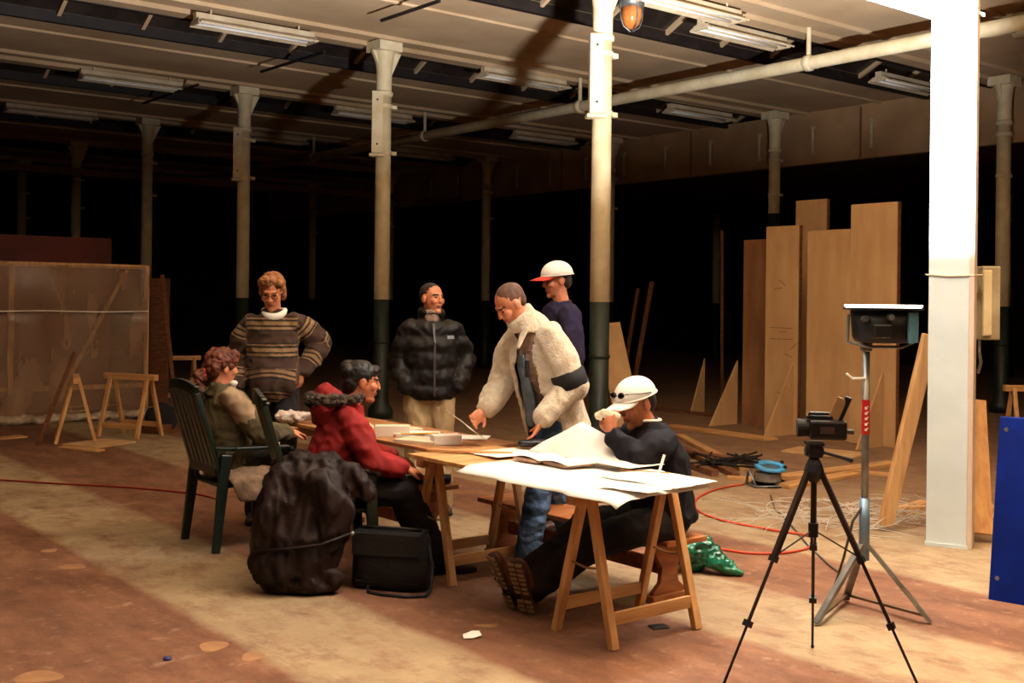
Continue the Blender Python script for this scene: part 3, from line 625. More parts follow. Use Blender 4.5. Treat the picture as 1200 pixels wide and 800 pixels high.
mb = MB(); mb.tube([(-0.18, -0.02, 0.335), (-0.1, -0.05, 0.345), (0.1, -0.05, 0.345), (0.18, -0.02, 0.335)], 0.009, 8); mb.build('handle', bag_m, t, smooth=True)
mb = MB(); mb.tube([(0.21, 0, 0.26), (0.245, -0.02, 0.14), (0.255, -0.08, 0.03), (0.25, -0.16, 0.009), (0.15, -0.20, 0.008), (0.0, -0.19, 0.008), (-0.08, -0.16, 0.008), (-0.10, -0.12, 0.03)], 0.010, 8); mb.build('shoulder_strap', bag_m, t, smooth=True)
mb = MB(); mb.box((0, -0.1, 0.05), (0.36, 0.012, 0.004)); mb.build('zip', black_mat, t)
brown_j = M('brown_nylon', (34, 16, 11), (20, 9, 7), 5, 0.6, spec=0.25, bump=0.2, bscale=40)
t = thing('brown_jacket', 'dark brown padded jacket draped over chair arm down to the floor', 'jacket', (-1.10, 6.25, 0), 0.12)
mb = MB()
mb.loft([((-0.10, 0.00, 0.02), 0.17, 0.10, (1, 0, 0)), ((-0.10, -0.02, 0.12), 0.23, 0.14, (1, 0, 0)), ((-0.05, 0, 0.28), 0.24, 0.13, (1, 0, 0)), ((-0.02, 0.03, 0.44), 0.25, 0.13, (1, 0, 0)), ((0.0, 0.08, 0.58), 0.25, 0.14, (1, 0, 0)), ((0.0, 0.13, 0.68), 0.22, 0.13, (1, 0, 0)), ((0.0, 0.15, 0.735), 0.15, 0.08, (1, 0, 0))])
mb.caps([(-0.14, 0.05, 0.63), (-0.22, -0.02, 0.45), (-0.27, 0.0, 0.28)], [0.09, 0.09, 0.075])
mb.caps([(0.12, 0.08, 0.64), (0.22, 0.04, 0.62), (0.31, 0.03, 0.54)], [0.08, 0.075, 0.06])
mb.caps([(0.06, -0.04, 0.6), (0.14, -0.07, 0.45), (0.12, -0.08, 0.32)], [0.09, 0.10, 0.08])
mb.caps([(-0.2, -0.05, 0.1), (0.0, -0.10, 0.06), (0.12, -0.08, 0.07)], [0.07, 0.06, 0.06])
def clampz(f):
    def g(co, n):
        return f(co, n) if co.z > 0.05 else 0.0
    return g
link('jacket_shell', remesh(mb, 'jacket_shell', 0.014, 3, clampz(folds(0.055, 7.0, 1.5, 1.5, 0.5, seed=9))), brown_j, t)
mb = MB(); mb.tube([(-0.30, -0.09, 0.24), (-0.1, -0.165, 0.27), (0.06, -0.17, 0.29), (0.22, -0.13, 0.34)], 0.009, 8); mb.build('hem_cord', brown_j, t, smooth=True)
mb = MB(); mb.ball((0.23, -0.15, 0.345), 0.013); mb.build('snap_button', bare, t)
mb = MB(); mb.loft([((-0.24, 0, 0.03), 0.16, 0.02, (0, 1, 0)), ((-0.2, 0, 0.05), 0.2, 0.045, (0, 1, 0)), ((0, 0, 0.055), 0.205, 0.05, (0, 1, 0)), ((0.2, 0.0, 0.05), 0.2, 0.045, (0, 1, 0)), ((0.24, 0, 0.03), 0.16, 0.02, (0, 1, 0))])
mb.loft([((0.2, 0, 0.05), 0.2, 0.04, (0, 1, 0)), ((0.29, 0, 0.02), 0.20, 0.03, (0, 1, 0)), ((0.31, 0, -0.06), 0.18, 0.02, (0, 1, 0)), ((0.315, 0, -0.1), 0.15, 0.01, (0, 1, 0))])
o = link('seat_blanket', remesh(mb, 'seat_blanket', 0.012, 2, folds(0.016, 12, seed=2)), M('taupe_fabric', (126, 100, 78), (90, 68, 52), 10, 0.9, bump=0.3), None, loc=C1 + V((0.02, -0.02, 0.43)), rz=rz_of(H1)); tag(o, 'folded taupe blanket on the seat of the left green chair', 'blanket')
# ================================================================== PLYWOOD SHEETS AND BRACES
def panel(l0_, l1_, r, z1, mat, label, th=0.05, tilt=0.0):
    t = thing('plywood_sheet', label, 'plywood sheet', W((l0_ + l1_) / 2, r), BA, 'plywood sheets standing upright at the back')
    m = Matrix.Rotation(tilt, 3, 'Y'); wd = abs(l1_ - l0_)
    mb = MB(); mb.box((0, 0, z1 / 2), (0.018, wd, z1)); mb.build('sheet', mat, t)
    for s in (-1, 1):
        mb = MB(); mb.box((0.04, s * (wd / 2 - 0.02), z1 / 2), (0.06, 0.04, z1)); mb.build('stiffener', wood_dark, t)
    return t
panel(5.72, 6.18, 8.36, 2.47, ply2, 'brownest and shortest plywood sheet, leftmost of the row')
panel(5.00, 5.50, 7.98, 2.60, ply, 'plywood sheet with pencil marks, second from the left')
panel(5.55, 6.05, 9.3, 3.05, ply, 'plywood sheet rising behind the others, only its top showing')
panel(4.20, 4.84, 7.95, 2.52, ply, 'lower plywood sheet joined to the tallest one on its left')
panel(3.58, 4.19, 7.9, 2.80, ply, 'tallest plywood sheet, rightmost of the row')
def gusset(l, r, wd, h_, label):
    t = MB(); t.prism([(0, 0, 0), (-wd, 0, 0), (0, 0, h_)], (0, 0.02, 0)); tag(t.build('plywood_gusset', ply, None, loc=W(l, r), rz=BA), label, 'brace', 'triangular plywood braces')
gusset(6.25, 8.34, 0.55, 0.85, 'triangular plywood brace at the foot of the brown sheet')
gusset(5.05, 7.96, 0.55, 0.88, 'triangular plywood brace before the sheet with pencil marks')
gusset(3.72, 7.87, 0.5, 0.85, 'triangular plywood brace at the foot of the tallest sheet')
gusset(7.6, 9.2, 0.3, 0.8, 'narrow triangular brace standing in the dark left of the sheets')
# pencil marks on the sheet
mb = MB()
for z in (1.32, 1.18): mb.box((-0.0105, 0, z), (0.002, 0.36, 0.006))
for k in range(6): mb.box((-0.0105, random.uniform(-0.2, 0.1), random.uniform(0.4, 1.9)), (0.002, 0.12, 0.006), Matrix.Rotation(random.uniform(-1, 1), 3, 'X'))
pm = [o for o in bpy.data.objects if o.get('label', '').startswith('plywood sheet with pencil')][0]
mb.build('pencil_marks', M('pencil_grey', (92, 60, 38), None, 5), pm)
# board leaning behind the nearest column
prop(G(738, 500), D(712, 379, 15.4), 0.03, 0.34, 'plywood board leaning behind the nearest column', 'leaning_board', (1, 0, 0), ply)
prop(D(742, 455, 17.5), D(764, 330, 17.8), 0.06, 0.05, 'thin dark pole leaning in the dark right of the column', 'leaning_pole', (0, 0, 1), wood_dark)
prop(D(731, 440, 18.2), D(748, 338, 18.5), 0.05, 0.05, 'second thin dark pole leaning further back beside it', 'leaning_pole', (0, 0, 1), wood_dark)
prop(D(846, 472, 18.3), D(846, 270, 18.3), 0.05, 0.05, 'thin upright batten left of the plywood sheets', 'upright_batten', (0, 1, 0), wood_dark)
# ================================================================== FLOOR CLUTTER RIGHT
pk = 'loose planks on the floor at the right'
def plank(px0, py0, px1, py1, wd, h_, label, mat=woodx, z=0.0):
    a, b = G(px0, py0), G(px1, py1); c = (a + b) / 2; d = b - a
    mb = MB(); mb.box((0, 0, h_ / 2), (d.length, wd, h_)); o = mb.build('plank', mat, None, bevel=0.004, loc=c + V((0, 0, z)), rz=math.atan2(d.y, d.x)); tag(o, label, 'plank', pk)
plank(785, 500, 905, 516, 0.22, 0.03, 'wide plank lying before the plywood sheets')
plank(796, 512, 872, 552, 0.10, 0.04, 'narrow plank running toward the cable reel')
plank(800, 528, 862, 560, 0.08, 0.05, 'dark batten lying in the pile behind the white cap', wood_dark)
plank(800, 545, 838, 558, 0.08, 0.06, 'short batten at the front of the pile behind the white cap', wood_dark)
plank(806, 536, 880, 549, 0.12, 0.02, 'thin plank under the tangle left of the cable reel', wood_dark, 0.062)
plank(915, 562, 1048, 545, 0.18, 0.04, 'long plank on the floor behind the floodlight stand')
plank(918, 572, 1000, 557, 0.16, 0.035, 'shorter plank in front of the long plank by the tripod')
plank(926, 527, 1010, 535, 0.5, 0.02, 'pale plywood offcut on the floor behind the video camera', ply)
plank(985, 552, 1060, 560, 0.10, 0.03, 'plank end showing between floodlight stand and timber prop')
plank(1060, 598, 1085, 590, 0.1, 0.03, 'short offcut beside the foot of the white post')
plank(852, 561, 884, 563, 0.07, 0.03, 'bright short batten touching the cable reel')
plank(880, 470, 1010, 498, 0.2, 0.03, 'dark plank lying behind the plywood sheets', wood_dark)
plank(760, 480, 838, 488, 0.15, 0.04, 'dark plank far back right of the white cap', wood_dark)
# tangle of black wire by the pile
mb = MB()
for k in range(9):
    p = [V((random.uniform(-0.4, 0.4), random.uniform(-0.3, 0.3), random.uniform(0.01, 0.1))) for _ in range(5)]
    pts = [p[int(i)] .lerp(p[int(i) + 1], i - int(i)) for i in [q * 0.25 for q in range(16)]]
    mb.tube(pts, 0.010, 5)
o = mb.build('wire_tangle', black_mat, None, loc=G(845, 552) + V((0.1, 0.2, 0.03))); o['kind'] = 'stuff'; tag(o, 'tangle of black wire on the planks left of the cable reel', 'wire')
# cable reel
t = thing('cable_reel', 'cable reel with a light blue rim on a metal frame', 'cable reel', G(903, 572) + V((0, 0.12, 0)), 0.2)
Mr = Matrix.Translation((0.02, 0, 0.10)) @ Matrix.Rotation(math.radians(12), 4, 'X')
mb = MB(); mb.lathe([(0.085, -0.06), (0.08, 0.07)], 24, Mr); mb.build('drum', bare, t, smooth=True)
mb = MB(); mb.lathe([(0.14, 0.07), (0.14, 0.09), (0.085, 0.092), (0.085, 0.068)], 28, Mr, False); mb.build('upper_rim', M('light_blue_plastic', (70, 150, 200), (56, 126, 176), 5, 0.4), t, smooth=True)
mb = MB(); mb.lathe([(0.15, -0.06), (0.15, -0.075), (0.02, -0.078)], 28, Mr, False); mb.build('lower_rim', black_m, t, smooth=True)
mb = MB(); mb.tube([(0.11 * math.cos(a), 0.11 * math.sin(a), 0.055 + 0.012 * k) for k in range(6) for a in [2 * math.pi * j / 14 for j in range(14)]], 0.010, 6); mb.build('wound_cable', M('grey_rubber', (120, 112, 100), None, 6, 0.6), t)
mb = MB(); mb.tube([(-0.16, -0.1, 0.012), (0.16, -0.12, 0.012), (0.18, 0.1, 0.012), (-0.15, 0.12, 0.012), (-0.16, -0.1, 0.012)], 0.011, 8); mb.tube([(-0.15, -0.1, 0.012), (-0.19, -0.02, 0.15), (-0.15, 0.12, 0.012)], 0.011, 8); mb.build('frame', bare, t, smooth=True)
for x, y in ((-0.11, 0.06), (0.13, 0.05), (0.1, -0.08)):
    mb = MB(); mb.ball(Mr @ V((x, y, 0.10)), 0.018); mb.build('grip', black_m, t)
def smooth_path(pts, n=8):
    out = []
    for i in range(len(pts) - 1):
        p0, p1, p2, p3 = pts[max(i - 1, 0)], pts[i], pts[i + 1], pts[min(i + 2, len(pts) - 1)]
        for k in range(n):
            t_ = k / n; out.append(0.5 * ((2 * p1) + (p2 - p0) * t_ + (2 * p0 - 5 * p1 + 4 * p2 - p3) * t_ ** 2 + (3 * p1 - p0 - 3 * p2 + p3) * t_ ** 3))
    return out + [pts[-1]]
def cable(pxs, r, mat, label, name='extension_cord'):
    pts = smooth_path([G(*p, r) for p in pxs]); c = pts[0].copy(); mb = MB(); mb.tube([p - c for p in pts], r, 6); tag(mb.build(name, mat, None, smooth=True, loc=c), label, 'cable')
org = M('orange_cable', (206, 72, 36), (180, 56, 28), 5, 0.5)
cable([(872, 567), (840, 573), (817, 584), (818, 598), (848, 610), (900, 620), (948, 628), (952, 639), (925, 647), (880, 648), (845, 643)], 0.009, org, 'orange extension cord looping from the cable reel over the floor')
cable([(-30, 560), (60, 566), (150, 571), (232, 579), (262, 588)], 0.008, M('red_cable', (150, 30, 20), None, 5, 0.5), 'thin red cable lying across the floor at left')
# clear film tangle
mb = MB()
for k in range(85):
    a = random.gauss(0.05, 0.42); b = random.gauss(0, 0.22); pts = []; ang = random.uniform(0, 6.28); q = V((a, b, 0.01)); rr = random.uniform(0.05, 0.11)
    cur = random.uniform(-0.5, 0.5)
    for j in range(12):
        pts.append(q.copy()); ang += cur + random.uniform(-0.08, 0.08); q = q + V((math.cos(ang) * rr, math.sin(ang) * rr * 0.8, 0)); q.z = max(0.006, 0.012 + 0.10 * math.sin(math.pi * j / 11) * 0.5 * (k % 3))
    mb.tube(smooth_path(pts, 2), random.choice((0.0018, 0.0025, 0.0035)), 4)
film_m = M('clear_strapping', (236, 232, 226), (214, 206, 196), 5, 0.2, spec=0.8, trans=0.15)
o = mb.build('strapping_tangle', film_m, None, loc=G(1000, 612) + V((0, 0.1, 0)), rz=0.1); o['kind'] = 'stuff'; tag(o, 'tangle of clear plastic strapping on the floor behind the floodlight', 'plastic waste')
# green bag
mb = MB()
for k in range(12): 
    a = random.uniform(0, 6.28); q = random.uniform(0, 0.12); mb.ball((math.cos(a) * q, math.sin(a) * q * 0.8, random.uniform(0.07, 0.15)), random.uniform(0.06, 0.09))
mb.caps([(0.08, -0.05, 0.1), (0.17, -0.10, 0.04), (0.24, -0.12, 0.02)], [0.07, 0.04, 0.02])
o = link('plastic_bag', remesh(mb, 'plastic_bag', 0.009, 1, clampz(folds(0.035, 18, seed=4))), M('green_film', (20, 116, 84), (8, 74, 56), 9, 0.22, spec=0.7), None, loc=G(826, 674) + V((-0.03, 0.1, 0.0))); tag(o, 'crumpled green plastic bag on the floor beside the bench', 'bag')
# blue board at the right edge
t = thing('blue_board', 'dark blue board standing at the right edge of the frame', 'board', G(1158, 702), math.atan2(-0.13, 0.15))
bm_ = M('blue_paint', (4, 30, 112), (3, 22, 88), 5, 0.6, spec=0.12)
mb = MB(); mb.prism([(0, 0, 0), (1.1, 0, 0), (1.1, 0.16, 1.0), (0.0, 0.16, 1.0)], (0.0, 0.035, 0)); 
mb.build('board_face', bm_, t, bevel=0.003)
mb = MB(); mb.bar((0.9, 0.16, 0.75), (0.9, 0.55, 0.01), 0.04, 0.03); mb.build('prop_leg', wood_dark, t)
mb = MB(); mb.cyl((0.36, 0.093, 0.62), (0.36, 0.088, 0.62), 0.07, n=20); mb.build('white_mark', paper, t)
for z in (0.12, 0.93):
    mb = MB(); mb.cyl((0.04, 0.16 * z - 0.004, z), (0.04, 0.16 * z + 0.004, z), 0.012, n=10); mb.build('screw', bare, t)
# ================================================================== LEFT BACKGROUND
t = thing('sheet_partition', 'timber frame partition covered with clear plastic sheeting at left', 'partition', W(11.36, 0), BA)
film = bpy.data.materials.new('plastic_sheet'); film.use_nodes = True
nt = film.node_tree; b = nt.nodes['Principled BSDF']; b.inputs['Base Color'].default_value = (*lin((162, 130, 104)), 1); b.inputs['Roughness'].default_value = 0.25; b.inputs['Specular IOR Level'].default_value = 0.6
tcn = nt.nodes.new('ShaderNodeTexCoord'); nn = nt.nodes.new('ShaderNodeTexNoise'); nn.inputs['Scale'].default_value = 1.6; nn.inputs['Detail'].default_value = 6
mpn = nt.nodes.new('ShaderNodeMapping'); mpn.inputs['Scale'].default_value = (2.0, 1, 0.6); nt.links.new(tcn.outputs['Object'], mpn.inputs[0]); nt.links.new(mpn.outputs[0], nn.inputs['Vector'])
rp = nt.nodes.new('ShaderNodeValToRGB'); rp.color_ramp.elements[0].position = 0.3; rp.color_ramp.elements[0].color = (0.38, 0.38, 0.38, 1); rp.color_ramp.elements[1].position = 0.75; rp.color_ramp.elements[1].color = (0.78, 0.78, 0.78, 1)
nt.links.new(nn.outputs['Fac'], rp.inputs[0]); nt.links.new(rp.outputs[0], b.inputs['Alpha'])
RA, RB = -2.6, 2.16
n, k = 60, 26; mb = MB(); vs_ = []
for i in range(n + 1):
    for j in range(k + 1):
        u, v = i / n, j / k
        x = RA + (RB - RA) * u; z = 0.04 + 1.98 * v
        vs_.append((x, -0.03 + 0.05 * noise.noise(V((x * 2.2, z * 0.9, 0))) + 0.025 * noise.noise(V((x * 6 + z * 3, z * 2.2, 4))) + 0.012 * abs(noise.noise(V((x * 11, z * 1.6, 2)))) + (0.02 if abs(z - 1.42) < 0.06 else 0), z))
mb.add(vs_, [(i * (k + 1) + j, (i + 1) * (k + 1) + j, (i + 1) * (k + 1) + j + 1, i * (k + 1) + j + 1) for i in range(n) for j in range(k)])
mb.build('plastic_sheet', film, t, smooth=True)
for x in (RB, 0.42, -1.2, RA): 
    mb = MB(); mb.box((x, 0.03, 1.02), (0.07, 0.05, 2.04)); mb.build('stud', wood, t, bevel=0.004)
for z in (2.02, 0.42):
    mb = MB(); mb.box(((RA + RB) / 2, 0.035, z), (RB - RA, 0.045, 0.06)); mb.build('rail', wood, t, bevel=0.004)
mb = MB(); mb.bar((1.0, 0.07, 0.25), (1.9, 0.07, 1.98), 0.05, 0.05); mb.build('diagonal_brace', wood, t)
mb = MB(); mb.tube([(RA + (RB - RA) * q / 20, -0.06, 1.42 + 0.006 * math.sin(q)) for q in range(21)], 0.008, 5); mb.build('tape_seam', paper, t)
mb = MB()
for q in range(14): mb.ball((-0.1 + 0.17 * q, -0.18 + 0.05 * math.sin(q * 2), 0.05), (0.16, 0.10, 0.06))
link('bunched_sheet', remesh(mb, 'bunched_sheet', 0.022, 1, folds(0.05, 9, seed=11)), M('bunched_film', (190, 172, 150), (120, 100, 84), 6, 0.3, spec=0.7), t)
o = slab('red_panel', 12.6, 12.65, -2.0, 2.1, 0.0, 2.45, M('dull_red', (96, 34, 24), (70, 24, 18), 2, 0.7)); 
tag(o, 'dull red panel rising behind the plastic sheeting at left', 'panel')
prop(D(186, 460, 16.5) * V((1, 1, 0)), D(188, 326, 16.5), 0.28, 0.05, 'dark upright board just right of the plastic sheet', 'upright_board', (0, 1, 0), wood_dark)
prop(G(44, 522), D(88, 412, 12.25), 0.045, 0.03, 'dark bar leaning on the end-on trestle at left', 'leaning_bar', (0, 1, 0), wood_dark)
prop(D(208, 500, 14.5) * V((1, 1, 0)), D(190, 322, 15.2), 0.05, 0.03, 'thin dark lath leaning right of the plastic sheet', 'leaning_lath', (0, 1, 0), wood_dark)
pk = 'boards on the floor at the left'
plank(92, 524, 140, 517, 0.5, 0.02, 'square plywood offcut on the floor before the trestles', ply)
plank(72, 525, 118, 529, 0.12, 0.02, 'narrow offcut in front of the square plywood piece', woodx)
plank(-5, 515, 28, 512, 0.18, 0.02, 'offcut at the left edge below the plastic sheet', woodx)
plank(165, 462, 330, 468, 0.3, 0.04, 'long board on the floor behind the woman in the chair', woodx)
plank(178, 508, 222, 500, 0.3, 0.10, 'low wooden block behind the black roll', wood_dark)
t = thing('cable_drum', 'black round drum on the floor behind the right trestle', 'drum', G(183, 508) + V((0, 0.2, 0.17)), 0.5)
Md = Matrix.Rotation(math.pi / 2, 4, 'X')
for z in (-0.12, 0.12):
    mb = MB(); mb.lathe([(0.02, z - 0.015), (0.17, z - 0.015), (0.17, z + 0.015), (0.02, z + 0.015)], 28, Md, False); mb.build('flange', black_mat, t)
mb = MB(); mb.lathe([(0.09, -0.12), (0.09, 0.12)], 20, Md); mb.build('core', black_mat, t, smooth=True)
# litter
item('paper_scrap', lambda m: m.add([(-0.045, -0.03, 0.004), (0.0, -0.04, 0.006), (0.045, -0.02, 0.012), (0.04, 0.03, 0.02), (0.0, 0.02, 0.01), (-0.04, 0.03, 0.006), (0, 0, 0.03)], [(0, 1, 6), (1, 2, 6), (2, 3, 6), (3, 4, 6), (4, 5, 6), (5, 0, 6), (5, 4, 3, 2, 1, 0)]), paper, G(553, 746), 0.2, 'crumpled white paper scrap on the floor before the boots', 'paper scrap', 0)
item('bottle_cap', lambda m: m.lathe([(0.018, 0.0), (0.018, 0.010), (0.014, 0.014)], 14), M('blue_cap', (50, 50, 110), None, 5, 0.4), G(196, 773), 0, 'tiny blue bottle cap on the floor at lower left', 'bottle cap', 0)
item('dark_tile', lambda m: m.box((0, 0, 0.004), (0.09, 0.07, 0.008)), black_m, G(772, 735), 0.3, 'small dark tile on the floor between the nearest trestle legs', 'tile')
for k, (px, py, a, b) in enumerate([(250, 757, 0.065, 0.06), (296, 769, 0.05, 0.05), (45, 793, 0.10, 0.06), (85, 664, 0.08, 0.05), (58, 645, 0.05, 0.04), (570, 733, 0.06, 0.02)]):
    mb = MB(); mb.lathe([(0.001, 0.0012), (1.0, 0.0008)], 24, None, False)
    for v in mb.v:
        if v.length > 0.5: w_ = 1 + 0.10 * math.sin(3 * math.atan2(v.y, v.x) + k); v.x *= a * w_; v.y *= b * 1.3 * w_
    p = G(px, py); o = mb.build('filler_patch', M('pale_filler', (160, 118, 80), (140, 98, 66), 9, 0.85), floor); o.matrix_parent_inverse = floor.matrix_basis.inverted(); o.location = p + V((0, 0, 0.0005))
# ================================================================== PEOPLE
# local frame of a person: y forward, x to the person's right, z up
skin_a = M('skin_fair', (206, 138, 102), (186, 112, 80), 14, 0.5, spec=0.35)
skin_b = M('skin_tan', (186, 116, 82), (160, 92, 62), 14, 0.5, spec=0.35)
lip_m = M('lips', (158, 82, 66), None, 10, 0.5); eye_m = M('eyes', (48, 30, 24), None, 10, 0.3)
def U(v): return V(v).normalized()
def stand(H=1.75, **kw):
    k = H / 1.75
    J = dict(P=(0, 0, 0.96), C=(0, 0.0, 1.27), N=(0, -0.01, 1.47), HD=(0, 0.03, 1.632), F=(0, 1, 0), UP=(0, 0, 1),
             SL=(-0.185, 0, 1.42), SR=(0.185, 0, 1.42), EL=(-0.24, -0.03, 1.14), ER=(0.24, -0.03, 1.14), WL=(-0.25, 0.06, 0.89), WR=(0.25, 0.06, 0.89),
             HL=(-0.09, 0, 0.92), HR=(0.09, 0, 0.92), KL=(-0.10, 0.02, 0.50), KR=(0.10, 0.02, 0.50), AL=(-0.11, 0, 0.09), AR=(0.11, 0, 0.09))
    J = {q: V(p) * k if q not in ('F', 'UP') else V(p) for q, p in J.items()}
    J['AL'].z = J['AR'].z = 0.09
    for q, p in kw.items(): J[q] = V(p)
    return J
def headM(J, s=1.0):
    f = U(J['F']); u = V(J['UP']); x = f.cross(u).normalized(); u = x.cross(f).normalized()
    m = Matrix((x, f, u)).transposed() * s
    m4 = m.to_4x4(); m4.translation = J['HD']; return m4
def add_hand(mb, Wp, d, palm, thumb_side, curl=0.5, k=1.0):
    d = U(d); palm = V(palm); palm = (palm - d * palm.dot(d)).normalized(); s = d.cross(palm).normalized() * thumb_side
    mb.caps([Wp, Wp + d * 0.03 * k], [0.026 * k, 0.026 * k])
    m = Matrix((s, d, palm)).transposed()
    mb.ball(Wp + d * 0.055 * k, (0.043 * k, 0.052 * k, 0.017 * k), m)
    for q, (o_, ln) in enumerate(((0.032, 0.07), (0.011, 0.08), (-0.011, 0.075), (-0.032, 0.058))):
        a = Wp + d * 0.092 * k + s * o_ * k; c1 = curl * 0.7; c2 = curl * 1.6
        b = a + (d * math.cos(c1) + palm * math.sin(c1)) * ln * 0.5 * k + s * o_ * 0.15; e = b + (d * math.cos(c2) + palm * math.sin(c2)) * ln * 0.5 * k
        mb.caps([a - d * 0.03 * k, a, b, e], [0.0095 * k, 0.0095 * k, 0.0088 * k, 0.0075 * k])
    a = Wp + d * 0.03 * k + s * 0.03 * k; b = a + (d * 0.6 + s * 0.7 + palm * 0.3).normalized() * 0.038 * k; e = b + (d * 0.85 + s * 0.25 + palm * 0.4).normalized() * 0.032 * k
    mb.caps([a, b, e], [0.014 * k, 0.011 * k, 0.009 * k])
def add_head(mb, Hm):
    r3 = Hm.to_3x3(); P = lambda x, y, z: Hm @ V((x, y, z))
    B = lambda x, y, z, r: mb.ball(P(x, y, z), r, r3, 16, 12)
    B(0, -0.012, 0.032, (0.076, 0.096, 0.086)); B(0, 0.020, -0.032, (0.060, 0.070, 0.080)); B(0, 0.066, -0.098, 0.021); B(0, 0.03, -0.085, (0.045, 0.045, 0.03))
    mb.caps([P(0, 0.088, 0.018), P(0, 0.099, -0.008), P(0, 0.103, -0.025)], [0.008, 0.010, 0.012])
    B(0, 0.080, 0.026, (0.052, 0.014, 0.011))
    for s in (-1, 1):
        B(s * 0.036, 0.060, -0.022, 0.027); B(s * 0.031, 0.074, 0.006, 0.0125); B(s * 0.078, -0.008, -0.006, (0.010, 0.021, 0.032)); B(s * 0.012, 0.102, -0.028, 0.009)
    B(0, 0.086, -0.056, (0.024, 0.010, 0.0055)); B(0, 0.084, -0.067, (0.020, 0.010, 0.0055))
def arm_dir(J, s): return U(J['W' + s] - J['E' + s])
def make_body(t, J, skin, hair, hands, voxel=0.0062, brow=True, hs=1.0, pf=None):
    mb = MB(); Hm = headM(J, hs); add_head(mb, Hm)
    lat_h = U(J['HR'] - J['HL']); lat_s = U(J['SR'] - J['SL'])
    mb.caps([J['N'] - U(J['HD'] - J['N']) * 0.03, J['N'].lerp(J['HD'], 0.5), Hm @ V((0, -0.015, -0.02))], [0.062, 0.056, 0.055])
    sm = (J['SL'] + J['SR']) / 2
    mb.loft([(J['P'] + (J['P'] - J['C']) * 0.3, 0.10, 0.08, lat_h), (J['P'], 0.155, 0.105, lat_h), (J['P'].lerp(J['C'], 0.5), 0.135, 0.10, lat_h), (J['C'], 0.16, 0.11, lat_s), (sm.lerp(J['C'], 0.3), 0.14, 0.085, lat_s), (J['N'], 0.065, 0.058, lat_s)])
    for s in 'LR':
        mb.caps([J['S' + s].lerp(sm, 0.25) + U(J['P'] - J['C']) * 0.045, J['S' + s].lerp(J['E' + s], 0.5), J['E' + s], J['W' + s]], [0.045, 0.045, 0.040, 0.028])
        mb.caps([J['H' + s], J['K' + s], J['A' + s]], [0.085, 0.055, 0.04])
        d, palm, c = hands[s]
        if d is not None: add_hand(mb, J['W' + s], d, palm, (1 if s == 'L' else -1), c)
    me = remesh(mb, 'body', voxel, 2)
    me.materials.append(skin); me.materials.append(lip_m); me.materials.append(eye_m); me.materials.append(hair)
    inv = Hm.inverted()
    for p in me.polygons:
        q = inv @ p.center
        if q.y > 0.05 and abs(q.x) < 0.06 and abs(q.z) < 0.1:
            if abs(q.z + 0.0615) < 0.009 and abs(q.x) < 0.024: p.material_index = 1
            elif abs(abs(q.x) - 0.031) < 0.011 and abs(q.z - 0.006) < 0.006: p.material_index = 2
            elif brow and abs(abs(q.x) - 0.031) < 0.018 and abs(q.z - 0.026) < 0.006: p.material_index = 3
    return link('body', me, None, t)
def make_top(t, J, name, mat, torso, sleeve, hem=0.1, voxel=0.012, disp=None, cuff=0.9, collar=None, extra=None, cut=None, smooth=3, hem_at=None, keep=None):
    """torso: half sizes (a,b) at hem, pelvis, waist, chest, shoulder; sleeve: radii shoulder, elbow, wrist"""
    mb = MB(); lat_h = U(J['HR'] - J['HL']); lat_s = U(J['SR'] - J['SL']); sm = (J['SL'] + J['SR']) / 2
    dn = U(J['P'] - J['C']); h0 = J['P'] + dn * hem if hem_at is None else V(hem_at)
    lm = (lat_h + lat_s).normalized()
    secs = [(h0, *torso[0], lat_h), (h0.lerp(J['P'], 0.6), *torso[1], lat_h), (J['P'].lerp(J['C'], 0.5), *torso[2], lm), (J['C'], *torso[3], lat_s), (sm.lerp(J['C'], 0.22), *torso[4], lat_s), (sm.lerp(J['N'], 0.55), torso[4][0] * 0.62, torso[4][1] * 0.9, lat_s), (J['N'] + (J['N'] - sm) * 0.3, 0.075, 0.07, lat_s)]
    mb.loft(secs, 24)
    for s in 'LR':
        if sleeve: 
            we = J['E' + s].lerp(J['W' + s], cuff)
            mid = J['S' + s].lerp(J['E' + s], 0.5)
            sh_ = J['S' + s].lerp(sm, 0.10) + dn * 0.014
            mb.caps([sh_, mid, J['E' + s], J['E' + s].lerp(we, 0.5), we], [sleeve[0] * 0.86, (sleeve[0] + sleeve[1]) / 2, sleeve[1], (sleeve[1] + sleeve[2]) / 2 * 1.03, sleeve[2]])
    if collar:
        up = U(J['HD'] - J['N']); mb.loft([(J['N'] - up * 0.04, collar[0] + 0.02, collar[1] + 0.02, lat_s), (J['N'] + up * collar[2] * 0.5, collar[0], collar[1], lat_s), (J['N'] + up * collar[2], collar[0], collar[1], lat_s)])
    if extra: extra(mb)
    me = remesh(mb, name, voxel, smooth, disp)
    if cut:
        bm = bmesh.new(); bm.from_mesh(me); bmesh.ops.delete(bm, geom=[f for f in bm.faces if cut(f.calc_center_median())], context='FACES'); bm.to_mesh(me); bm.free()
    o = link(name, me, mat, t)
    if cut:
        md = o.modifiers.new('cloth', 'SOLIDIFY'); md.thickness = 0.014; md.offset = 0.0
    return o
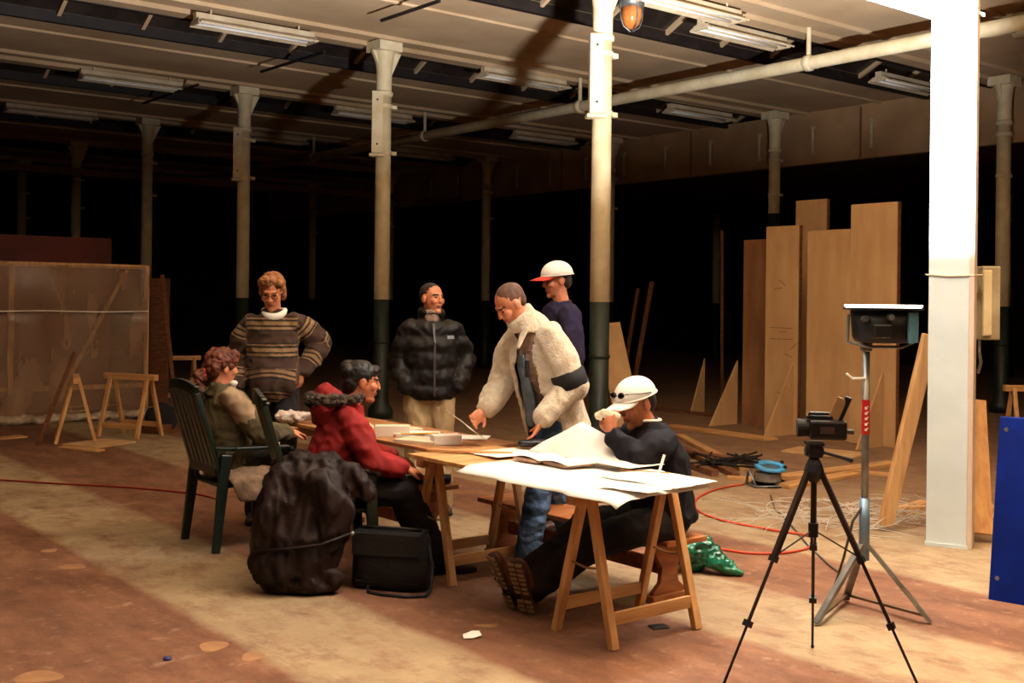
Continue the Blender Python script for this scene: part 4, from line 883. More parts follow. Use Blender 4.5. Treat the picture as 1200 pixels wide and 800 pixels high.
def make_trousers(t, J, mat, r=(0.105, 0.078, 0.066), disp=None, waist=0.08, name='trousers', drop=0.02):
    mb = MB(); lat = U(J['HR'] - J['HL']); up = U(J['C'] - J['P'])
    mb.loft([(J['P'] - up * 0.11, 0.12, 0.10, lat), (J['P'] - up * 0.03, 0.17, 0.125, lat), (J['P'] + up * waist, 0.16, 0.115, lat)])
    for s in 'LR':
        a = J['A' + s] + U(J['A' + s] - J['K' + s]) * drop
        mb.caps([J['H' + s], J['K' + s], a], list(r)); mb.ball(J['H' + s], r[0])
    return link(name, remesh(mb, name, 0.012, 3, disp or folds(0.014, 9, 1, 1, 1.6, seed=1)), mat, t)
def make_shoe(t, A, fd, up, mat, sole_mat, name='shoe', shaft=0.0, k=1.0, lugs=False):
    fd = U(fd); up = V(up); up = (up - fd * up.dot(fd)).normalized(); x = fd.cross(up); A = V(A); o_ = A - up * 0.085
    m = Matrix((x, fd, up)).transposed().to_4x4(); m.translation = o_
    P = lambda a, b, c: m @ V((a * k, b * k, c * k))
    mb = MB(); mb.loft([(P(0, y, z), a * k, b * k, x) for y, a, b, z in ((-0.078, 0.02, 0.022, 0.035), (-0.068, 0.036, 0.036, 0.045), (-0.03, 0.04, 0.042, 0.05), (0.04, 0.042, 0.040, 0.045), (0.10, 0.048, 0.030, 0.036), (0.15, 0.050, 0.026, 0.032), (0.19, 0.042, 0.022, 0.028), (0.21, 0.02, 0.014, 0.022))], 18)
    mb.caps([P(0, -0.02, 0.06), P(0, -0.02, 0.10 + shaft)], [0.045, 0.05])
    sh = link(name, remesh(mb, name, 0.007, 2, folds(0.004, 25, seed=2)), mat, t)
    mb = MB(); prof = [(-0.082, 0.02), (-0.06, 0.04), (0.0, 0.038), (0.06, 0.042), (0.12, 0.052), (0.17, 0.050), (0.205, 0.03), (0.216, 0.01)]
    poly = [P(a, y, 0.0) for y, a in prof] + [P(-a, y, 0.0) for y, a in reversed(prof)]; mb.prism(poly, m.to_3x3() @ V((0, 0, 0.02 * k))); so = mb.build('sole', sole_mat, sh, bevel=0.002)
    if lugs:
        mb = MB()
        for i in range(11):
            y = -0.065 + 0.026 * i
            if 0.0 < y < 0.035: continue
            for s in (-1, 1): mb.box(P(s * 0.022, y, -0.004), (0.034 * k, 0.014 * k, 0.010 * k), m.to_3x3())
        tr = mb.build('tread', M('tread_tan', (150, 120, 82), None, 8), so); tr['kind'] = 'stuff'
    return sh
def make_hair(t, J, blobs, mat, amp=0.012, fr=28, name='hair', voxel=0.007, hs=1.0, seed=1):
    Hm = headM(J, hs); r3 = Hm.to_3x3(); mb = MB()
    for c, r in blobs: mb.ball(Hm @ V(c), r, r3, 14, 10)
    return link(name, remesh(mb, name, voxel, 1, folds(amp, fr, seed=seed)), mat, t)
def make_cap(t, J, mat, visor_mat, k=1.0, tilt=0.0):
    Hm = headM(J) @ Matrix.Translation((0, -0.008, 0.028)) @ Matrix.Rotation(tilt, 4, 'X')
    r3 = Hm.to_3x3(); n, kk = 28, 9; mb = MB(); vs_ = []
    for i in range(kk + 1):
        ph = math.pi / 2 * i / kk
        vs_ += [Hm @ V((0.090 * k * math.cos(ph) * math.cos(a), 0.109 * k * math.cos(ph) * math.sin(a), 0.012 + 0.096 * k * math.sin(ph) ** 0.9)) for a in [2 * math.pi * j / n for j in range(n)]]
    mb.add(vs_, [(i * n + j, i * n + (j + 1) % n, (i + 1) * n + (j + 1) % n, (i + 1) * n + j) for i in range(kk) for j in range(n)])
    c = mb.build('cap', mat, t, smooth=True); md = c.modifiers.new('th', 'SOLIDIFY'); md.thickness = 0.004
    mb = MB(); vs_ = []
    for i in range(13):
        a = math.radians(25 + 130 * i / 12)
        for q in range(5):
            e = q / 4; y = 0.106 * math.sin(a) + 0.085 * e * math.sin(a) ** 0.8; x = 0.089 * math.cos(a) * (1 - 0.08 * e)
            vs_.append(Hm @ V((x * k, y * k, 0.016 - 0.020 * e - 0.12 * (x / 0.09) ** 2 * 0.16)))
    mb.add(vs_, [(i * 5 + j, (i + 1) * 5 + j, (i + 1) * 5 + j + 1, i * 5 + j + 1) for i in range(12) for j in range(4)])
    o = mb.build('cap_visor', visor_mat, c, smooth=True); md = o.modifiers.new('th', 'SOLIDIFY'); md.thickness = 0.005
    mb = MB(); mb.ball(Hm @ V((0, 0, 0.109)), 0.008); mb.build('cap_button', mat, c)
    mb = MB(); mb.tube([Hm @ V((0.092 * k * math.cos(a), 0.111 * k * math.sin(a), 0.012)) for a in [2 * math.pi * j / 28 for j in range(29)]], 0.0045, 6); mb.build('cap_band', mat, c)
    return c
def person(label, loc, head): return thing('person', label, 'person', loc, rz_of(head), 'people around the table')
BUZZ = [((0, -0.02, 0.04), (0.0775, 0.0965, 0.084)), ((0, -0.055, 0.0), (0.068, 0.052, 0.06))]
SHORT = [((0, -0.022, 0.042), (0.079, 0.094, 0.083)), ((0, -0.06, 0.0), (0.07, 0.055, 0.07)), ((0, 0.04, 0.092), (0.055, 0.045, 0.028))]
# ---------------------------------------------------------------- man in the beige coat, leaning over the table
t = person('man in an open beige fleece coat and jeans leaning over the table', (0.22, 6.90, 0), (-0.862, -0.507))
J = stand(1.83, P=(0.0, -0.03, 1.0), C=(0.0, 0.07, 1.28), N=(0, 0.15, 1.475), HD=(0.0, 0.265, 1.60), F=(0.05, 0.80, -0.62), UP=(0, 0.6, 0.8), SL=(-0.19, 0.09, 1.42), SR=(0.19, 0.10, 1.42),
          EL=(-0.25, -0.02, 1.12), WL=(-0.22, 0.17, 0.92), ER=(0.28, 0.14, 1.13), WR=(0.17, 0.34, 0.95), HL=(-0.09, -0.03, 0.95), HR=(0.09, -0.03, 0.95), KL=(-0.14, 0.13, 0.52), AL=(-0.17, 0.24, 0.09), KR=(0.13, -0.10, 0.50), AR=(0.157, -0.32, 0.09))
hair_b = M('brown_crop', (92, 58, 38), (66, 40, 26), 30, 0.8)
make_body(t, J, skin_a, hair_b, {'L': (V((0.05, 0.5, -0.8)), V((0.2, 0.6, -0.4)), 0.35), 'R': (V((-0.15, 0.8, -0.5)), V((-1, 0.1, 0)), 0.7)})
make_hair(t, J, BUZZ, hair_b, 0.003, 40)
knit = M('grey_knit', (150, 124, 104), (118, 94, 78), 30, 0.9, bump=0.5, bscale=70)
make_top(t, J, 'sweater', knit, [(0.17, 0.12), (0.17, 0.125), (0.165, 0.125), (0.175, 0.13), (0.17, 0.10)], None, 0.12, collar=(0.066, 0.066, 0.05), disp=folds(0.010, 9, seed=4))
denim = M('denim', (74, 98, 128), (46, 66, 96), 9, 0.85, bump=0.3, bscale=90)
shirt = M('denim_shirt', (86, 100, 112), (58, 70, 82), 12, 0.85)
mb = MB(); mb.loft([(V((-0.03, 0.115, 0.86)), 0.065, 0.02, (1, 0, 0)), (V((-0.03, 0.15, 1.05)), 0.06, 0.02, (1, 0, 0)), (V((-0.03, 0.19, 1.2)), 0.045, 0.018, (1, 0, 0)), (V((-0.03, 0.205, 1.30)), 0.02, 0.012, (1, 0, 0))]); link('shirt_front', remesh(mb, 'shirt_front', 0.009, 2, folds(0.008, 16, seed=8)), shirt, t)
fleece = M('beige_fleece', (212, 199, 178), (188, 173, 149), 22, 0.95, sheen=0.4, bump=0.5, bscale=60)
def cut1(c): 
    ax = 0.07 - 0.35 * max(0, 1.28 - c.z)
    return c.y > ax + 0.02 and abs(c.x + 0.045) < 0.07 + 0.12 * max(0, 1.33 - c.z) and c.z < 1.43 and c.z > 0.5
make_top(t, J, 'coat', fleece, [(0.225, 0.18), (0.215, 0.175), (0.205, 0.17), (0.20, 0.16), (0.185, 0.12)], (0.098, 0.09, 0.06), 0.20, disp=folds(0.026, 7, 1, 1, 0.8, seed=3), collar=(0.088, 0.09, 0.085), cut=cut1, cuff=0.88)
for s in (-1, 1):
    mb = MB(); mb.bar((s * 0.07, 0.20, 1.46), (s * 0.10, 0.27, 1.34), 0.07, 0.018, (0, 1, 0.4), 0.02); mb.build('lapel', fleece, t, bevel=0.006)
blk = M('black_fabric', (22, 18, 18), (14, 11, 11), 10, 0.8)
a, b_ = J['SL'], J['EL']
mb = MB(); mb.loft([(a.lerp(b_, 0.72), 0.100, 0.100, (1, 0, 0)), (a.lerp(b_, 0.74), 0.106, 0.106, (1, 0, 0)), (a.lerp(b_, 1.02), 0.104, 0.104, (1, 0, 0)), (a.lerp(b_, 1.04), 0.098, 0.098, (1, 0, 0))]); mb.build('sleeve_patch', blk, t, smooth=True)
mb = MB(); mb.box((-0.15, 0.235, 1.22), (0.03, 0.02, 0.10)); mb.build('pocket_tab', blk, t, bevel=0.004)
make_trousers(t, J, denim, (0.105, 0.082, 0.075), folds(0.022, 9, 1, 1, 2.0, seed=2))
shoe_b = M('brown_leather', (70, 44, 32), (48, 30, 22), 12, 0.5)
make_shoe(t, J['AL'], (-0.1, 1, 0), (0, 0, 1), shoe_b, black_mat); make_shoe(t, J['AR'], (0.2, 1, 0), (0, 0, 1), shoe_b, black_mat)
p = t.matrix_basis @ V((0.14, 0.44, 0.88))
Mx = Matrix.Translation(t.location) @ Matrix.Rotation(t.rotation_euler.z, 4, 'Z')
q = lambda x, y, z: Mx @ V((x, y, z))
sheet('held_paper', [q(0.20, 0.38, 0.80), q(0.06, 0.40, 0.78), q(0.05, 0.60, 0.92), q(0.22, 0.58, 0.95)], 'sheet of white paper held up by the man in beige', n=6, amp=0.01, seed=12)
# ---------------------------------------------------------------- man in the black puffer jacket
t = person('smiling man in a black puffer jacket and khaki trousers, hands in pockets', (-0.62, 8.60, 0), (0.22, -0.975))
J = stand(1.75, F=(-0.55, 0.83, 0.05), SL=(-0.17, 0, 1.42), SR=(0.17, 0, 1.42), EL=(-0.29, -0.08, 1.17), WL=(-0.20, 0.09, 0.98), ER=(0.23, -0.06, 1.15), WR=(0.20, 0.10, 0.98), HD=(-0.005, 0.03, 1.63))
hair_k = M('dark_crop', (40, 26, 20), (26, 17, 13), 30, 0.7)
make_body(t, J, skin_a, hair_k, {'L': (V((0.9, -0.5, -0.45)), V((0.2, 0.1, -1)), 0.4), 'R': (V((-0.9, -0.5, -0.45)), V((-0.2, 0.1, -1)), 0.4)})
make_hair(t, J, BUZZ, hair_k, 0.003, 40)
puff = M('black_nylon_puffer', (22, 16, 14), (14, 10, 10), 6, 0.55, spec=0.25)
fo = folds(0.022, 9, seed=7)
def quilt(co, n): return 0.017 * abs(math.sin(math.pi * (co.z + 0.02 * noise.noise(co * 6)) / 0.122)) + fo(co, n)
make_top(t, J, 'puffer_jacket', puff, [(0.18, 0.145), (0.205, 0.165), (0.20, 0.165), (0.20, 0.16), (0.18, 0.12)], (0.082, 0.074, 0.064), 0.09, disp=quilt, collar=(0.085, 0.085, 0.075), cuff=1.0)
mb = MB(); mb.loft([(J['N'] + V((0, 0.085, -0.08)), 0.03, 0.02, (1, 0, 0)), (J['N'] + V((0, 0.085, 0.0)), 0.055, 0.03, (1, 0, 0)), (J['N'] + V((0, 0.075, 0.075)), 0.06, 0.035, (1, 0, 0))]); link('fleece_collar', remesh(mb, 'fleece_collar', 0.008, 2), knit, t)
mb = MB(); mb.bar((-0.005, 0.205, 0.90), (-0.005, 0.20, 1.30), 0.012, 0.012, (0, 1, 0)); mb.bar((-0.005, 0.20, 1.30), (0.0, 0.15, 1.44), 0.012, 0.012, (0, 1, 0)); mb.build('zip', M('zip_grey', (76, 66, 60), None, 8, 0.4), t)
mb = MB(); Lm = Matrix.Rotation(0.35, 3, 'Z')
for k in range(4): mb.box(V((-0.105 - 0.014 * k, 0.187 - 0.005 * k, 1.345)), (0.010, 0.006, 0.018 if k % 2 else 0.022), Lm)
mb.box(V((-0.126, 0.178, 1.333)), (0.06, 0.006, 0.005), Lm); mb.build('chest_logo', M('pale_blue_print', (170, 180, 196), None, 5), t)
khaki = M('khaki', (190, 164, 124), (166, 138, 100), 8, 0.85, bump=0.3, bscale=60)
make_trousers(t, J, khaki, (0.11, 0.088, 0.078), folds(0.02, 8, 1.4, 1.4, 0.8, seed=5), waist=0.05)
for s in 'LR': make_shoe(t, J['A' + s], (0, 1, 0), (0, 0, 1), shoe_b, black_mat)
# ---------------------------------------------------------------- man in the striped sweater
t = person('blond man in a baggy brown striped sweater, hand on hip, looking down', (-1.74, 8.20, 0), (0.10, -0.995))
J = stand(1.81, F=(0.06, 0.90, -0.36), UP=(0, 0.35, 0.95), HD=(0.0, 0.06, 1.665), SL=(-0.175, 0, 1.46), SR=(0.175, 0, 1.45), EL=(-0.34, -0.12, 1.29), WL=(-0.22, 0.04, 1.08), ER=(0.26, -0.06, 1.18), WR=(0.23, 0.10, 0.98))
blond = M('sandy_hair', (150, 98, 56), (112, 68, 38), 30, 0.7)
make_body(t, J, skin_a, blond, {'L': (V((0.5, 0.4, -0.7)), V((0.5, -0.5, 0)), 0.5), 'R': (V((-0.1, 0.3, -0.9)), V((-1, 0, 0)), 0.4)}, hs=1.06)
make_hair(t, J, [((0, -0.02, 0.05), (0.086, 0.098, 0.086)), ((0, -0.06, -0.01), (0.085, 0.06, 0.09)), ((-0.072, -0.02, -0.01), (0.022, 0.035, 0.055)), ((0.072, -0.02, 0.0), (0.022, 0.035, 0.045)), ((0.02, 0.05, 0.098), (0.06, 0.045, 0.034)), ((-0.055, 0.03, 0.08), (0.035, 0.045, 0.035)), ((0.055, 0.03, 0.078), (0.035, 0.045, 0.035))], blond, 0.014, 30, hs=1.06)
sw = bpy.data.materials.new('striped_knit'); sw.use_nodes = True; nt = sw.node_tree; b = nt.nodes['Principled BSDF']; b.inputs['Roughness'].default_value = 0.95
at = nt.nodes.new('ShaderNodeAttribute'); at.attribute_name = 'stripe'
nz_ = nt.nodes.new('ShaderNodeTexNoise'); nz_.inputs['Scale'].default_value = 60; tcs = nt.nodes.new('ShaderNodeTexCoord'); nt.links.new(tcs.outputs['Object'], nz_.inputs['Vector'])
m1 = nt.nodes.new('ShaderNodeMath'); m1.operation = 'MULTIPLY_ADD'; nt.links.new(nz_.outputs['Fac'], m1.inputs[0]); m1.inputs[1].default_value = 0.05; nt.links.new(at.outputs['Fac'], m1.inputs[2])
m2 = nt.nodes.new('ShaderNodeMath'); m2.operation = 'FRACT'; nt.links.new(m1.outputs[0], m2.inputs[0])
cr = nt.nodes.new('ShaderNodeValToRGB'); nt.links.new(m2.outputs[0], cr.inputs[0]); nt.links.new(cr.outputs[0], b.inputs['Base Color'])
DK, BR, TN = (*lin((30, 20, 15)), 1), (*lin((58, 38, 27)), 1), (*lin((124, 96, 66)), 1)
st = [(0.0, BR), (0.28, BR), (0.30, DK), (0.36, DK), (0.38, TN), (0.45, TN), (0.47, DK), (0.52, DK), (0.54, TN), (0.66, TN), (0.68, DK), (0.74, DK), (0.76, TN), (0.80, TN), (0.82, DK), (0.88, BR)]
e = cr.color_ramp.elements
while len(e) < len(st): e.new(0.5)
for el, (p_, c_) in zip(e, st): el.position = p_; el.color = c_
fo3 = folds(0.032, 7, 1, 1, 1.2, seed=6)
def bag3(mb): mb.loft([(V((-0.03, 0.05, 0.91)), 0.10, 0.10, (1, 0, 0)), (V((-0.03, 0.07, 0.98)), 0.17, 0.15, (1, 0, 0)), (V((0.0, 0.05, 1.1)), 0.20, 0.15, (1, 0, 0)), (V((0, 0.03, 1.2)), 0.18, 0.13, (1, 0, 0))])
o = make_top(t, J, 'striped_sweater', sw, [(0.16, 0.13), (0.18, 0.15), (0.185, 0.15), (0.19, 0.145), (0.18, 0.11)], (0.09, 0.09, 0.06), 0.02, disp=fo3, extra=bag3, cuff=0.92)
me = o.data; at_ = me.attributes.new('stripe', 'FLOAT', 'POINT')
def seg(p, a, b):
    d = b - a; u = max(0, min(1, (p - a).dot(d) / d.length_squared)); return (p - (a + d * u)).length, u * d.length
for v in me.vertices:
    c = v.co; val = (c.z - 0.05 * math.cos(c.x * 7) * (1 if c.z < 1.12 else 0)) / 0.19
    for s in 'LR':
        d1, u1 = seg(c, J['S' + s], J['E' + s]); d2, u2 = seg(c, J['E' + s], J['W' + s])
        if abs(c.x) > 0.185 + 0.2 * max(0, 1.40 - c.z) * (1 if c.z > 1.25 else 0) * 0 and min(d1, d2) < 0.13: val = ((u1 if d1 < d2 else 0.29 + u2) + 0.03) / 0.19
    at_.data[v.index].value = val
mb = MB(); ring = [J['N'] + V((-0.012 + 0.076 * math.cos(a), 0.018 + 0.078 * math.sin(a), 0.014 - 0.05 * max(0, math.sin(a)))) for a in [2 * math.pi * q / 20 for q in range(21)]]
mb.caps(ring, [0.018 + 0.010 * max(0, math.sin(2 * math.pi * q / 20)) for q in range(21)]); link('white_undershirt', remesh(mb, 'white_undershirt', 0.007, 2), paper, t)
Hm = headM(J, 1.06); mb = MB()
for s in (-1, 1): mb.tube([Hm @ V((s * 0.032 + 0.021 * math.cos(a), 0.100, 0.004 + 0.015 * math.sin(a))) for a in [2 * math.pi * j / 14 for j in range(15)]], 0.0022, 6); mb.tube([Hm @ V((s * 0.053, 0.098, 0.008)), Hm @ V((s * 0.080, 0.0, 0.006))], 0.002, 6)
mb.tube([Hm @ V((-0.011, 0.104, 0.008)), Hm @ V((0.011, 0.104, 0.008))], 0.002, 6); mb.build('glasses', black_m, t)
darkp = M('dark_trousers', (30, 22, 22), (20, 14, 14), 8, 0.85)
make_trousers(t, J, darkp, (0.11, 0.085, 0.072))
for s in 'LR': make_shoe(t, J['A' + s], (0, 1, 0), (0, 0, 1), shoe_b, black_mat)
# ---------------------------------------------------------------- man with the white cap standing behind
t = person('man in a white cap and dark purple sweatshirt standing behind the beige coat', (0.35, 8.10, 0), (-0.95, -0.31))
J = stand(1.895, F=(0.0, 1, -0.12), EL=(-0.25, 0.0, 1.22), WL=(-0.22, 0.16, 1.0), ER=(0.25, 0.0, 1.22), WR=(0.22, 0.16, 1.0))
make_body(t, J, skin_b, hair_k, {'L': (V((0.2, 0.6, -0.7)), V((1, 0, 0)), 0.5), 'R': (V((-0.2, 0.6, -0.7)), V((-1, 0, 0)), 0.5)})
make_hair(t, J, SHORT, hair_k, 0.003, 40)
white_c = M('white_cotton', (238, 236, 232), (224, 220, 214), 10, 0.85, bump=0.1, bscale=80)
make_cap(t, J, white_c, M('red_cotton', (176, 46, 30), (150, 36, 24), 10, 0.85), 1.1)
purple = M('purple_sweatshirt', (40, 30, 52), (26, 20, 36), 6, 0.9, spec=0.2)
make_top(t, J, 'sweatshirt', purple, [(0.20, 0.15), (0.215, 0.16), (0.215, 0.16), (0.225, 0.155), (0.205, 0.12)], (0.095, 0.085, 0.06), 0.10, disp=folds(0.018, 8, seed=10), collar=(0.075, 0.075, 0.03))
make_trousers(t, J, darkp)
for s in 'LR': make_shoe(t, J['A' + s], (0, 1, 0), (0, 0, 1), shoe_b, black_mat)
# ---------------------------------------------------------------- woman in the green jacket, seated at the left
t = person('seated woman with an auburn ponytail and olive green jacket, back turned', C1, H1)
J = stand(1.68, P=(0, -0.08, 0.53), C=(0, -0.13, 0.83), N=(0, -0.15, 1.01), HD=(0, -0.13, 1.16), F=(-0.05, 1, -0.08), SL=(-0.17, -0.13, 0.97), SR=(0.17, -0.12, 0.97), EL=(-0.27, 0.02, 0.76), WL=(-0.17, 0.24, 0.74), ER=(0.27, 0.03, 0.75), WR=(0.20, 0.25, 0.73),
          HL=(-0.09, -0.05, 0.53), HR=(0.09, -0.05, 0.53), KL=(-0.11, 0.38, 0.52), KR=(0.11, 0.38, 0.52), AL=(-0.12, 0.42, 0.09), AR=(0.12, 0.42, 0.09))
auburn = M('auburn_hair', (112, 54, 30), (74, 32, 18), 26, 0.6)
make_body(t, J, skin_a, auburn, {'L': (V((0.3, 0.9, -0.1)), V((0.2, 0, -1)), 0.5), 'R': (V((-0.3, 0.9, -0.1)), V((-0.2, 0, -1)), 0.5)})
make_hair(t, J, [((0, -0.02, 0.042), (0.090, 0.106, 0.090)), ((0, -0.07, 0.0), (0.082, 0.06, 0.08)), ((-0.06, 0.04, 0.075), (0.04, 0.05, 0.04)), ((0.06, 0.04, 0.075), (0.04, 0.05, 0.045)), ((0.0, 0.07, 0.085), (0.05, 0.035, 0.035)), ((0.075, 0.02, 0.035), (0.022, 0.04, 0.045))], auburn, 0.020, 26)
make_hair(t, J, [((-0.02, -0.14, -0.07), (0.045, 0.05, 0.05)), ((-0.03, -0.165, -0.13), (0.055, 0.055, 0.07)), ((-0.03, -0.17, -0.2), (0.05, 0.05, 0.08)), ((-0.02, -0.165, -0.27), (0.03, 0.035, 0.06))], auburn, 0.028, 24, name='ponytail', seed=4)
Hm = headM(J); mb = MB(); mb.tube([Hm @ V((-0.015 + 0.035 * math.cos(a), -0.125, -0.045 + 0.03 * math.sin(a))) for a in [2 * math.pi * j / 14 for j in range(15)]], 0.010, 8); mb.build('hair_tie', M('coral_tie', (226, 96, 78), None, 8), t, smooth=True)
olive = M('olive_fabric', (96, 84, 54), (70, 60, 38), 6, 0.85, bump=0.2)
make_top(t, J, 'jacket', olive, [(0.20, 0.15), (0.20, 0.155), (0.195, 0.15), (0.205, 0.145), (0.185, 0.115)], (0.09, 0.08, 0.055), 0.06, disp=folds(0.028, 9, seed=12), collar=(0.075, 0.075, 0.05))
mb = MB(); a, b_ = J['SR'], J['ER']; mb.loft([(a.lerp(b_, -0.15) + V((0.03, -0.05, 0.02)), 0.05, 0.05, (1, 0, 0)), (a.lerp(b_, 0.1) + V((0.03, -0.03, 0.01)), 0.075, 0.075, (1, 0, 0)), (a.lerp(b_, 0.5) + V((0.02, -0.02, 0.0)), 0.078, 0.078, (1, 0, 0)), (a.lerp(b_, 0.7) + V((0.015, -0.02, 0)), 0.06, 0.06, (1, 0, 0))]); link('shoulder_panel', remesh(mb, 'shoulder_panel', 0.01, 2, folds(0.014, 10, seed=2)), M('pale_taupe', (160, 134, 104), (130, 104, 78), 8, 0.85), t)
make_trousers(t, J, darkp)
mb = MB(); mb.ball(J['HD'] + V((0.07, 0.05, -0.1)), (0.02, 0.03, 0.02)); mb.ball(J['N'] + V((0.03, 0.07, 0.03)), (0.05, 0.03, 0.025)); link('white_collar', remesh(mb, 'white_collar', 0.006, 1), white_c, t)
for s in 'LR': make_shoe(t, J['A' + s], (0, 1, 0), (0, 0, 1), shoe_b, black_mat)
# ---------------------------------------------------------------- person in the red hooded jacket
t = person('seated dark-haired person in a red jacket with grey fur hood', C2, H2)
J = stand(1.70, P=(0, 0.0, 0.53), C=(0, 0.07, 0.83), N=(0, 0.12, 1.0), HD=(0, 0.20, 1.13), F=(0.05, 1, -0.12), SL=(-0.17, 0.10, 0.95), SR=(0.17, 0.10, 0.95), EL=(-0.24, 0.22, 0.70), WL=(-0.14, 0.42, 0.66), ER=(0.23, 0.21, 0.69), WR=(0.16, 0.42, 0.63),
          HL=(-0.10, 0.02, 0.53), HR=(0.10, 0.02, 0.53), KL=(-0.12, 0.43, 0.50), KR=(0.13, 0.44, 0.49), AL=(-0.12, 0.62, 0.09), AR=(0.14, 0.66, 0.09))
black_h = M('black_hair', (22, 15, 14), (12, 9, 8), 30, 0.5, spec=0.35)
make_body(t, J, skin_b, black_h, {'L': (V((0.3, 0.9, -0.2)), V((0.2, 0, -1)), 0.6), 'R': (V((-0.2, 0.9, -0.2)), V((-0.2, 0, -1)), 0.6)})
make_hair(t, J, [((0, -0.02, 0.045), (0.086, 0.102, 0.086)), ((0, -0.07, -0.01), (0.078, 0.055, 0.085)), ((0, 0.06, 0.075), (0.06, 0.042, 0.034)), ((0.02, -0.10, 0.05), (0.05, 0.04, 0.05)), ((-0.03, -0.09, 0.08), (0.05, 0.05, 0.04))], black_h, 0.009, 26, seed=7)
red_j = M('red_fabric', (146, 28, 26), (112, 18, 18), 5, 0.75, spec=0.25, bump=0.15)
make_top(t, J, 'red_jacket', red_j, [(0.225, 0.17), (0.21, 0.165), (0.195, 0.16), (0.195, 0.15), (0.175, 0.12)], (0.088, 0.08, 0.058), 0.06, disp=folds(0.026, 8, seed=14), collar=(0.085, 0.085, 0.03))
mb = MB(); mb.loft([(J['N'] + V((0, -0.16, -0.12)), 0.10, 0.05, (1, 0, 0)), (J['N'] + V((0, -0.15, -0.02)), 0.145, 0.085, (1, 0, 0)), (J['N'] + V((0, -0.10, 0.05)), 0.13, 0.10, (1, 0, 0)), (J['N'] + V((0, -0.07, 0.085)), 0.09, 0.08, (1, 0, 0))]); link('hood', remesh(mb, 'hood', 0.011, 3, folds(0.018, 10, seed=15)), red_j, t)
mb = MB(); ring = [J['N'] + V((0.148 * math.sin(a), -0.055 - 0.165 * math.cos(a), 0.065 - 0.035 * math.cos(a) - 0.05 * (1 - math.cos(a)) * 0.5)) for a in [math.radians(q) for q in range(-135, 136, 15)]]
mb.caps(ring, [0.03 + 0.012 * math.cos(math.radians(q)) for q in range(-135, 136, 15)]); link('fur_trim', remesh(mb, 'fur_trim', 0.008, 1, folds(0.024, 45, seed=16)), M('grey_fur', (88, 72, 60), (50, 40, 34), 40, 0.95, bump=0.8, bscale=120), t)
make_trousers(t, J, darkp, (0.11, 0.085, 0.07))
for s in 'LR': make_shoe(t, J['A' + s], (0, 1, 0), (0, 0, 1), shoe_b, black_mat)
# ---------------------------------------------------------------- man in the white cap on the bench
t = person('man in a white cap and dark blue jacket sitting on the bench, legs stretched', W(0.60, 1.0), (-0.924, -0.382))
J = stand(1.78, P=(0, 0.0, 0.46), C=(0, 0.06, 0.77), N=(0, 0.11, 0.945), HD=(0, 0.18, 1.07), F=(-0.15, 0.93, -0.28), UP=(0, 0.28, 0.96), SL=(-0.19, 0.10, 0.89), SR=(0.19, 0.10, 0.89), EL=(-0.23, 0.29, 0.80), WL=(-0.12, 0.39, 0.925), ER=(0.25, 0.12, 0.64), WR=(0.18, 0.30, 0.58),
          HL=(-0.10, 0.02, 0.45), HR=(0.10, 0.02, 0.45), KL=(-0.09, 0.44, 0.37), KR=(0.10, 0.44, 0.39), AL=(-0.04, 0.80, 0.13), AR=(0.07, 0.83, 0.13))
make_body(t, J, skin_b, hair_k, {'L': (V((0.25, 0.05, 0.9)), V((0.6, -0.8, 0)), 0.9), 'R': (V((-0.2, 0.8, -0.5)), V((0, 0, -1)), 0.4)}, brow=False, hs=1.07)
make_hair(t, J, [((0, -0.03, 0.03), (0.078, 0.09, 0.075)), ((0, -0.06, -0.005), (0.07, 0.05, 0.06))], hair_k, 0.003, 40, hs=1.07)
make_cap(t, J, white_c, white_c, 1.14)
Hm = headM(J); mb = MB()
for s in (-1, 1):
    mb.ball(Hm @ V((s * 0.035, 0.108, 0.082)), (0.030, 0.006, 0.018), Hm.to_3x3() @ Matrix.Rotation(0.5, 3, 'X')); mb.tube([Hm @ V((s * 0.066, 0.104, 0.088)), Hm @ V((s * 0.102, 0.03, 0.07)), Hm @ V((s * 0.106, -0.04, 0.055))], 0.003, 6)
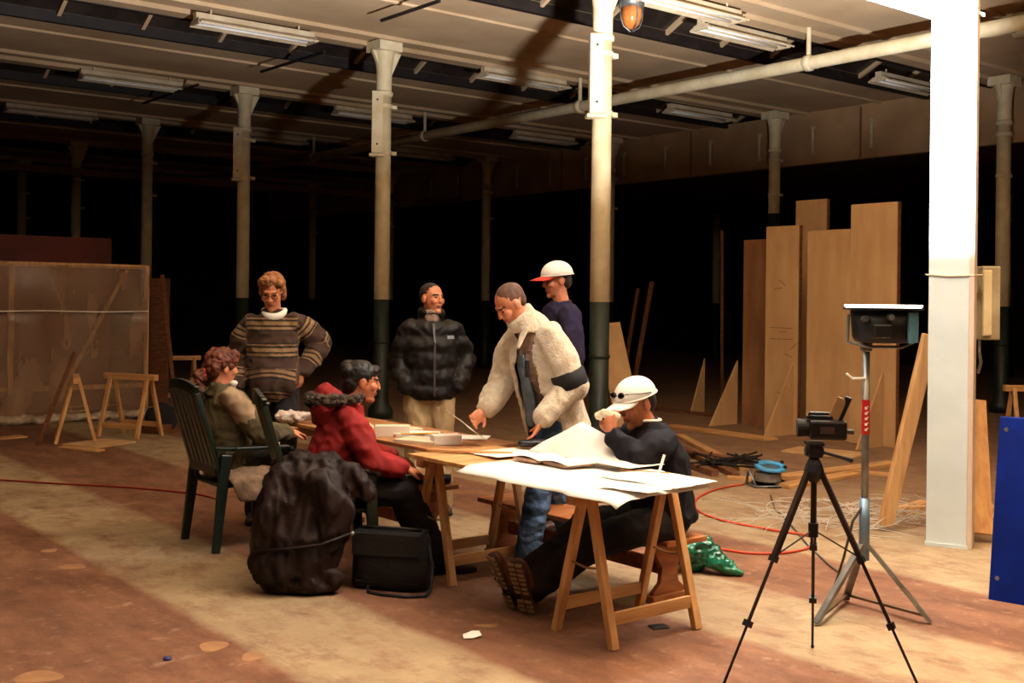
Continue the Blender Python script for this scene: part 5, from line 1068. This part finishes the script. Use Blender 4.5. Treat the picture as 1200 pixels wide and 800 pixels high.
mb.tube([Hm @ V((-0.012, 0.118, 0.087)), Hm @ V((0.012, 0.118, 0.087))], 0.003, 6); mb.build('sunglasses', M('black_lens', (12, 10, 12), None, 5, 0.1, spec=0.8), t, smooth=True)
navy = M('navy_fabric', (18, 14, 21), (11, 9, 14), 6, 0.85, spec=0.2)
make_top(t, J, 'dark_jacket', navy, [(0.20, 0.17), (0.21, 0.175), (0.205, 0.17), (0.205, 0.16), (0.185, 0.125)], (0.092, 0.082, 0.056), 0.05, disp=folds(0.026, 8, seed=18), collar=(0.078, 0.08, 0.04), cuff=0.85)
mb = MB(); mb.tube([J['N'] + V((0.068 * math.cos(a), 0.072 * math.sin(a), 0.036)) for a in [2 * math.pi * j / 16 for j in range(17)]], 0.009, 8); mb.build('white_collar', white_c, t, smooth=True)
make_trousers(t, J, M('black_trousers', (20, 15, 16), (13, 10, 11), 8, 0.85), (0.115, 0.09, 0.075), folds(0.02, 8, seed=19))
boot_m = M('tan_leather', (122, 58, 32), (84, 38, 22), 10, 0.45, bump=0.1)
Rz = Matrix.Rotation(math.radians(28), 3, 'Z')
for s, tw in (('L', 34), ('R', 6)):
    Rz = Matrix.Rotation(math.radians(tw), 3, 'Z'); make_shoe(t, J['A' + s], Rz @ V((0, 0.42, 0.9)), Rz @ V((0, -0.9, 0.42)), boot_m, M('sole_dark', (66, 44, 30), None, 8), 'boot', 0.07, 1.08, True)
Mx = Matrix.Translation(t.location) @ Matrix.Rotation(t.rotation_euler.z, 4, 'Z')
mb = MB(); mb.loft([((-0.05, 0, 0), 0.02, 0.012, (0, 0, 1)), ((0, 0, 0.01), 0.03, 0.016, (0, 0, 1)), ((0.06, 0, 0.005), 0.026, 0.014, (0, 0, 1)), ((0.09, 0, 0.0), 0.016, 0.01, (0, 0, 1))]); o = link('folded_paper', remesh(mb, 'folded_paper', 0.006, 1, folds(0.008, 30, seed=20)), paper2, None, loc=Mx @ V((-0.07, 0.41, 1.015)), rz=-0.4); tag(o, 'small folded pale paper in the hand before the white cap man', 'paper')
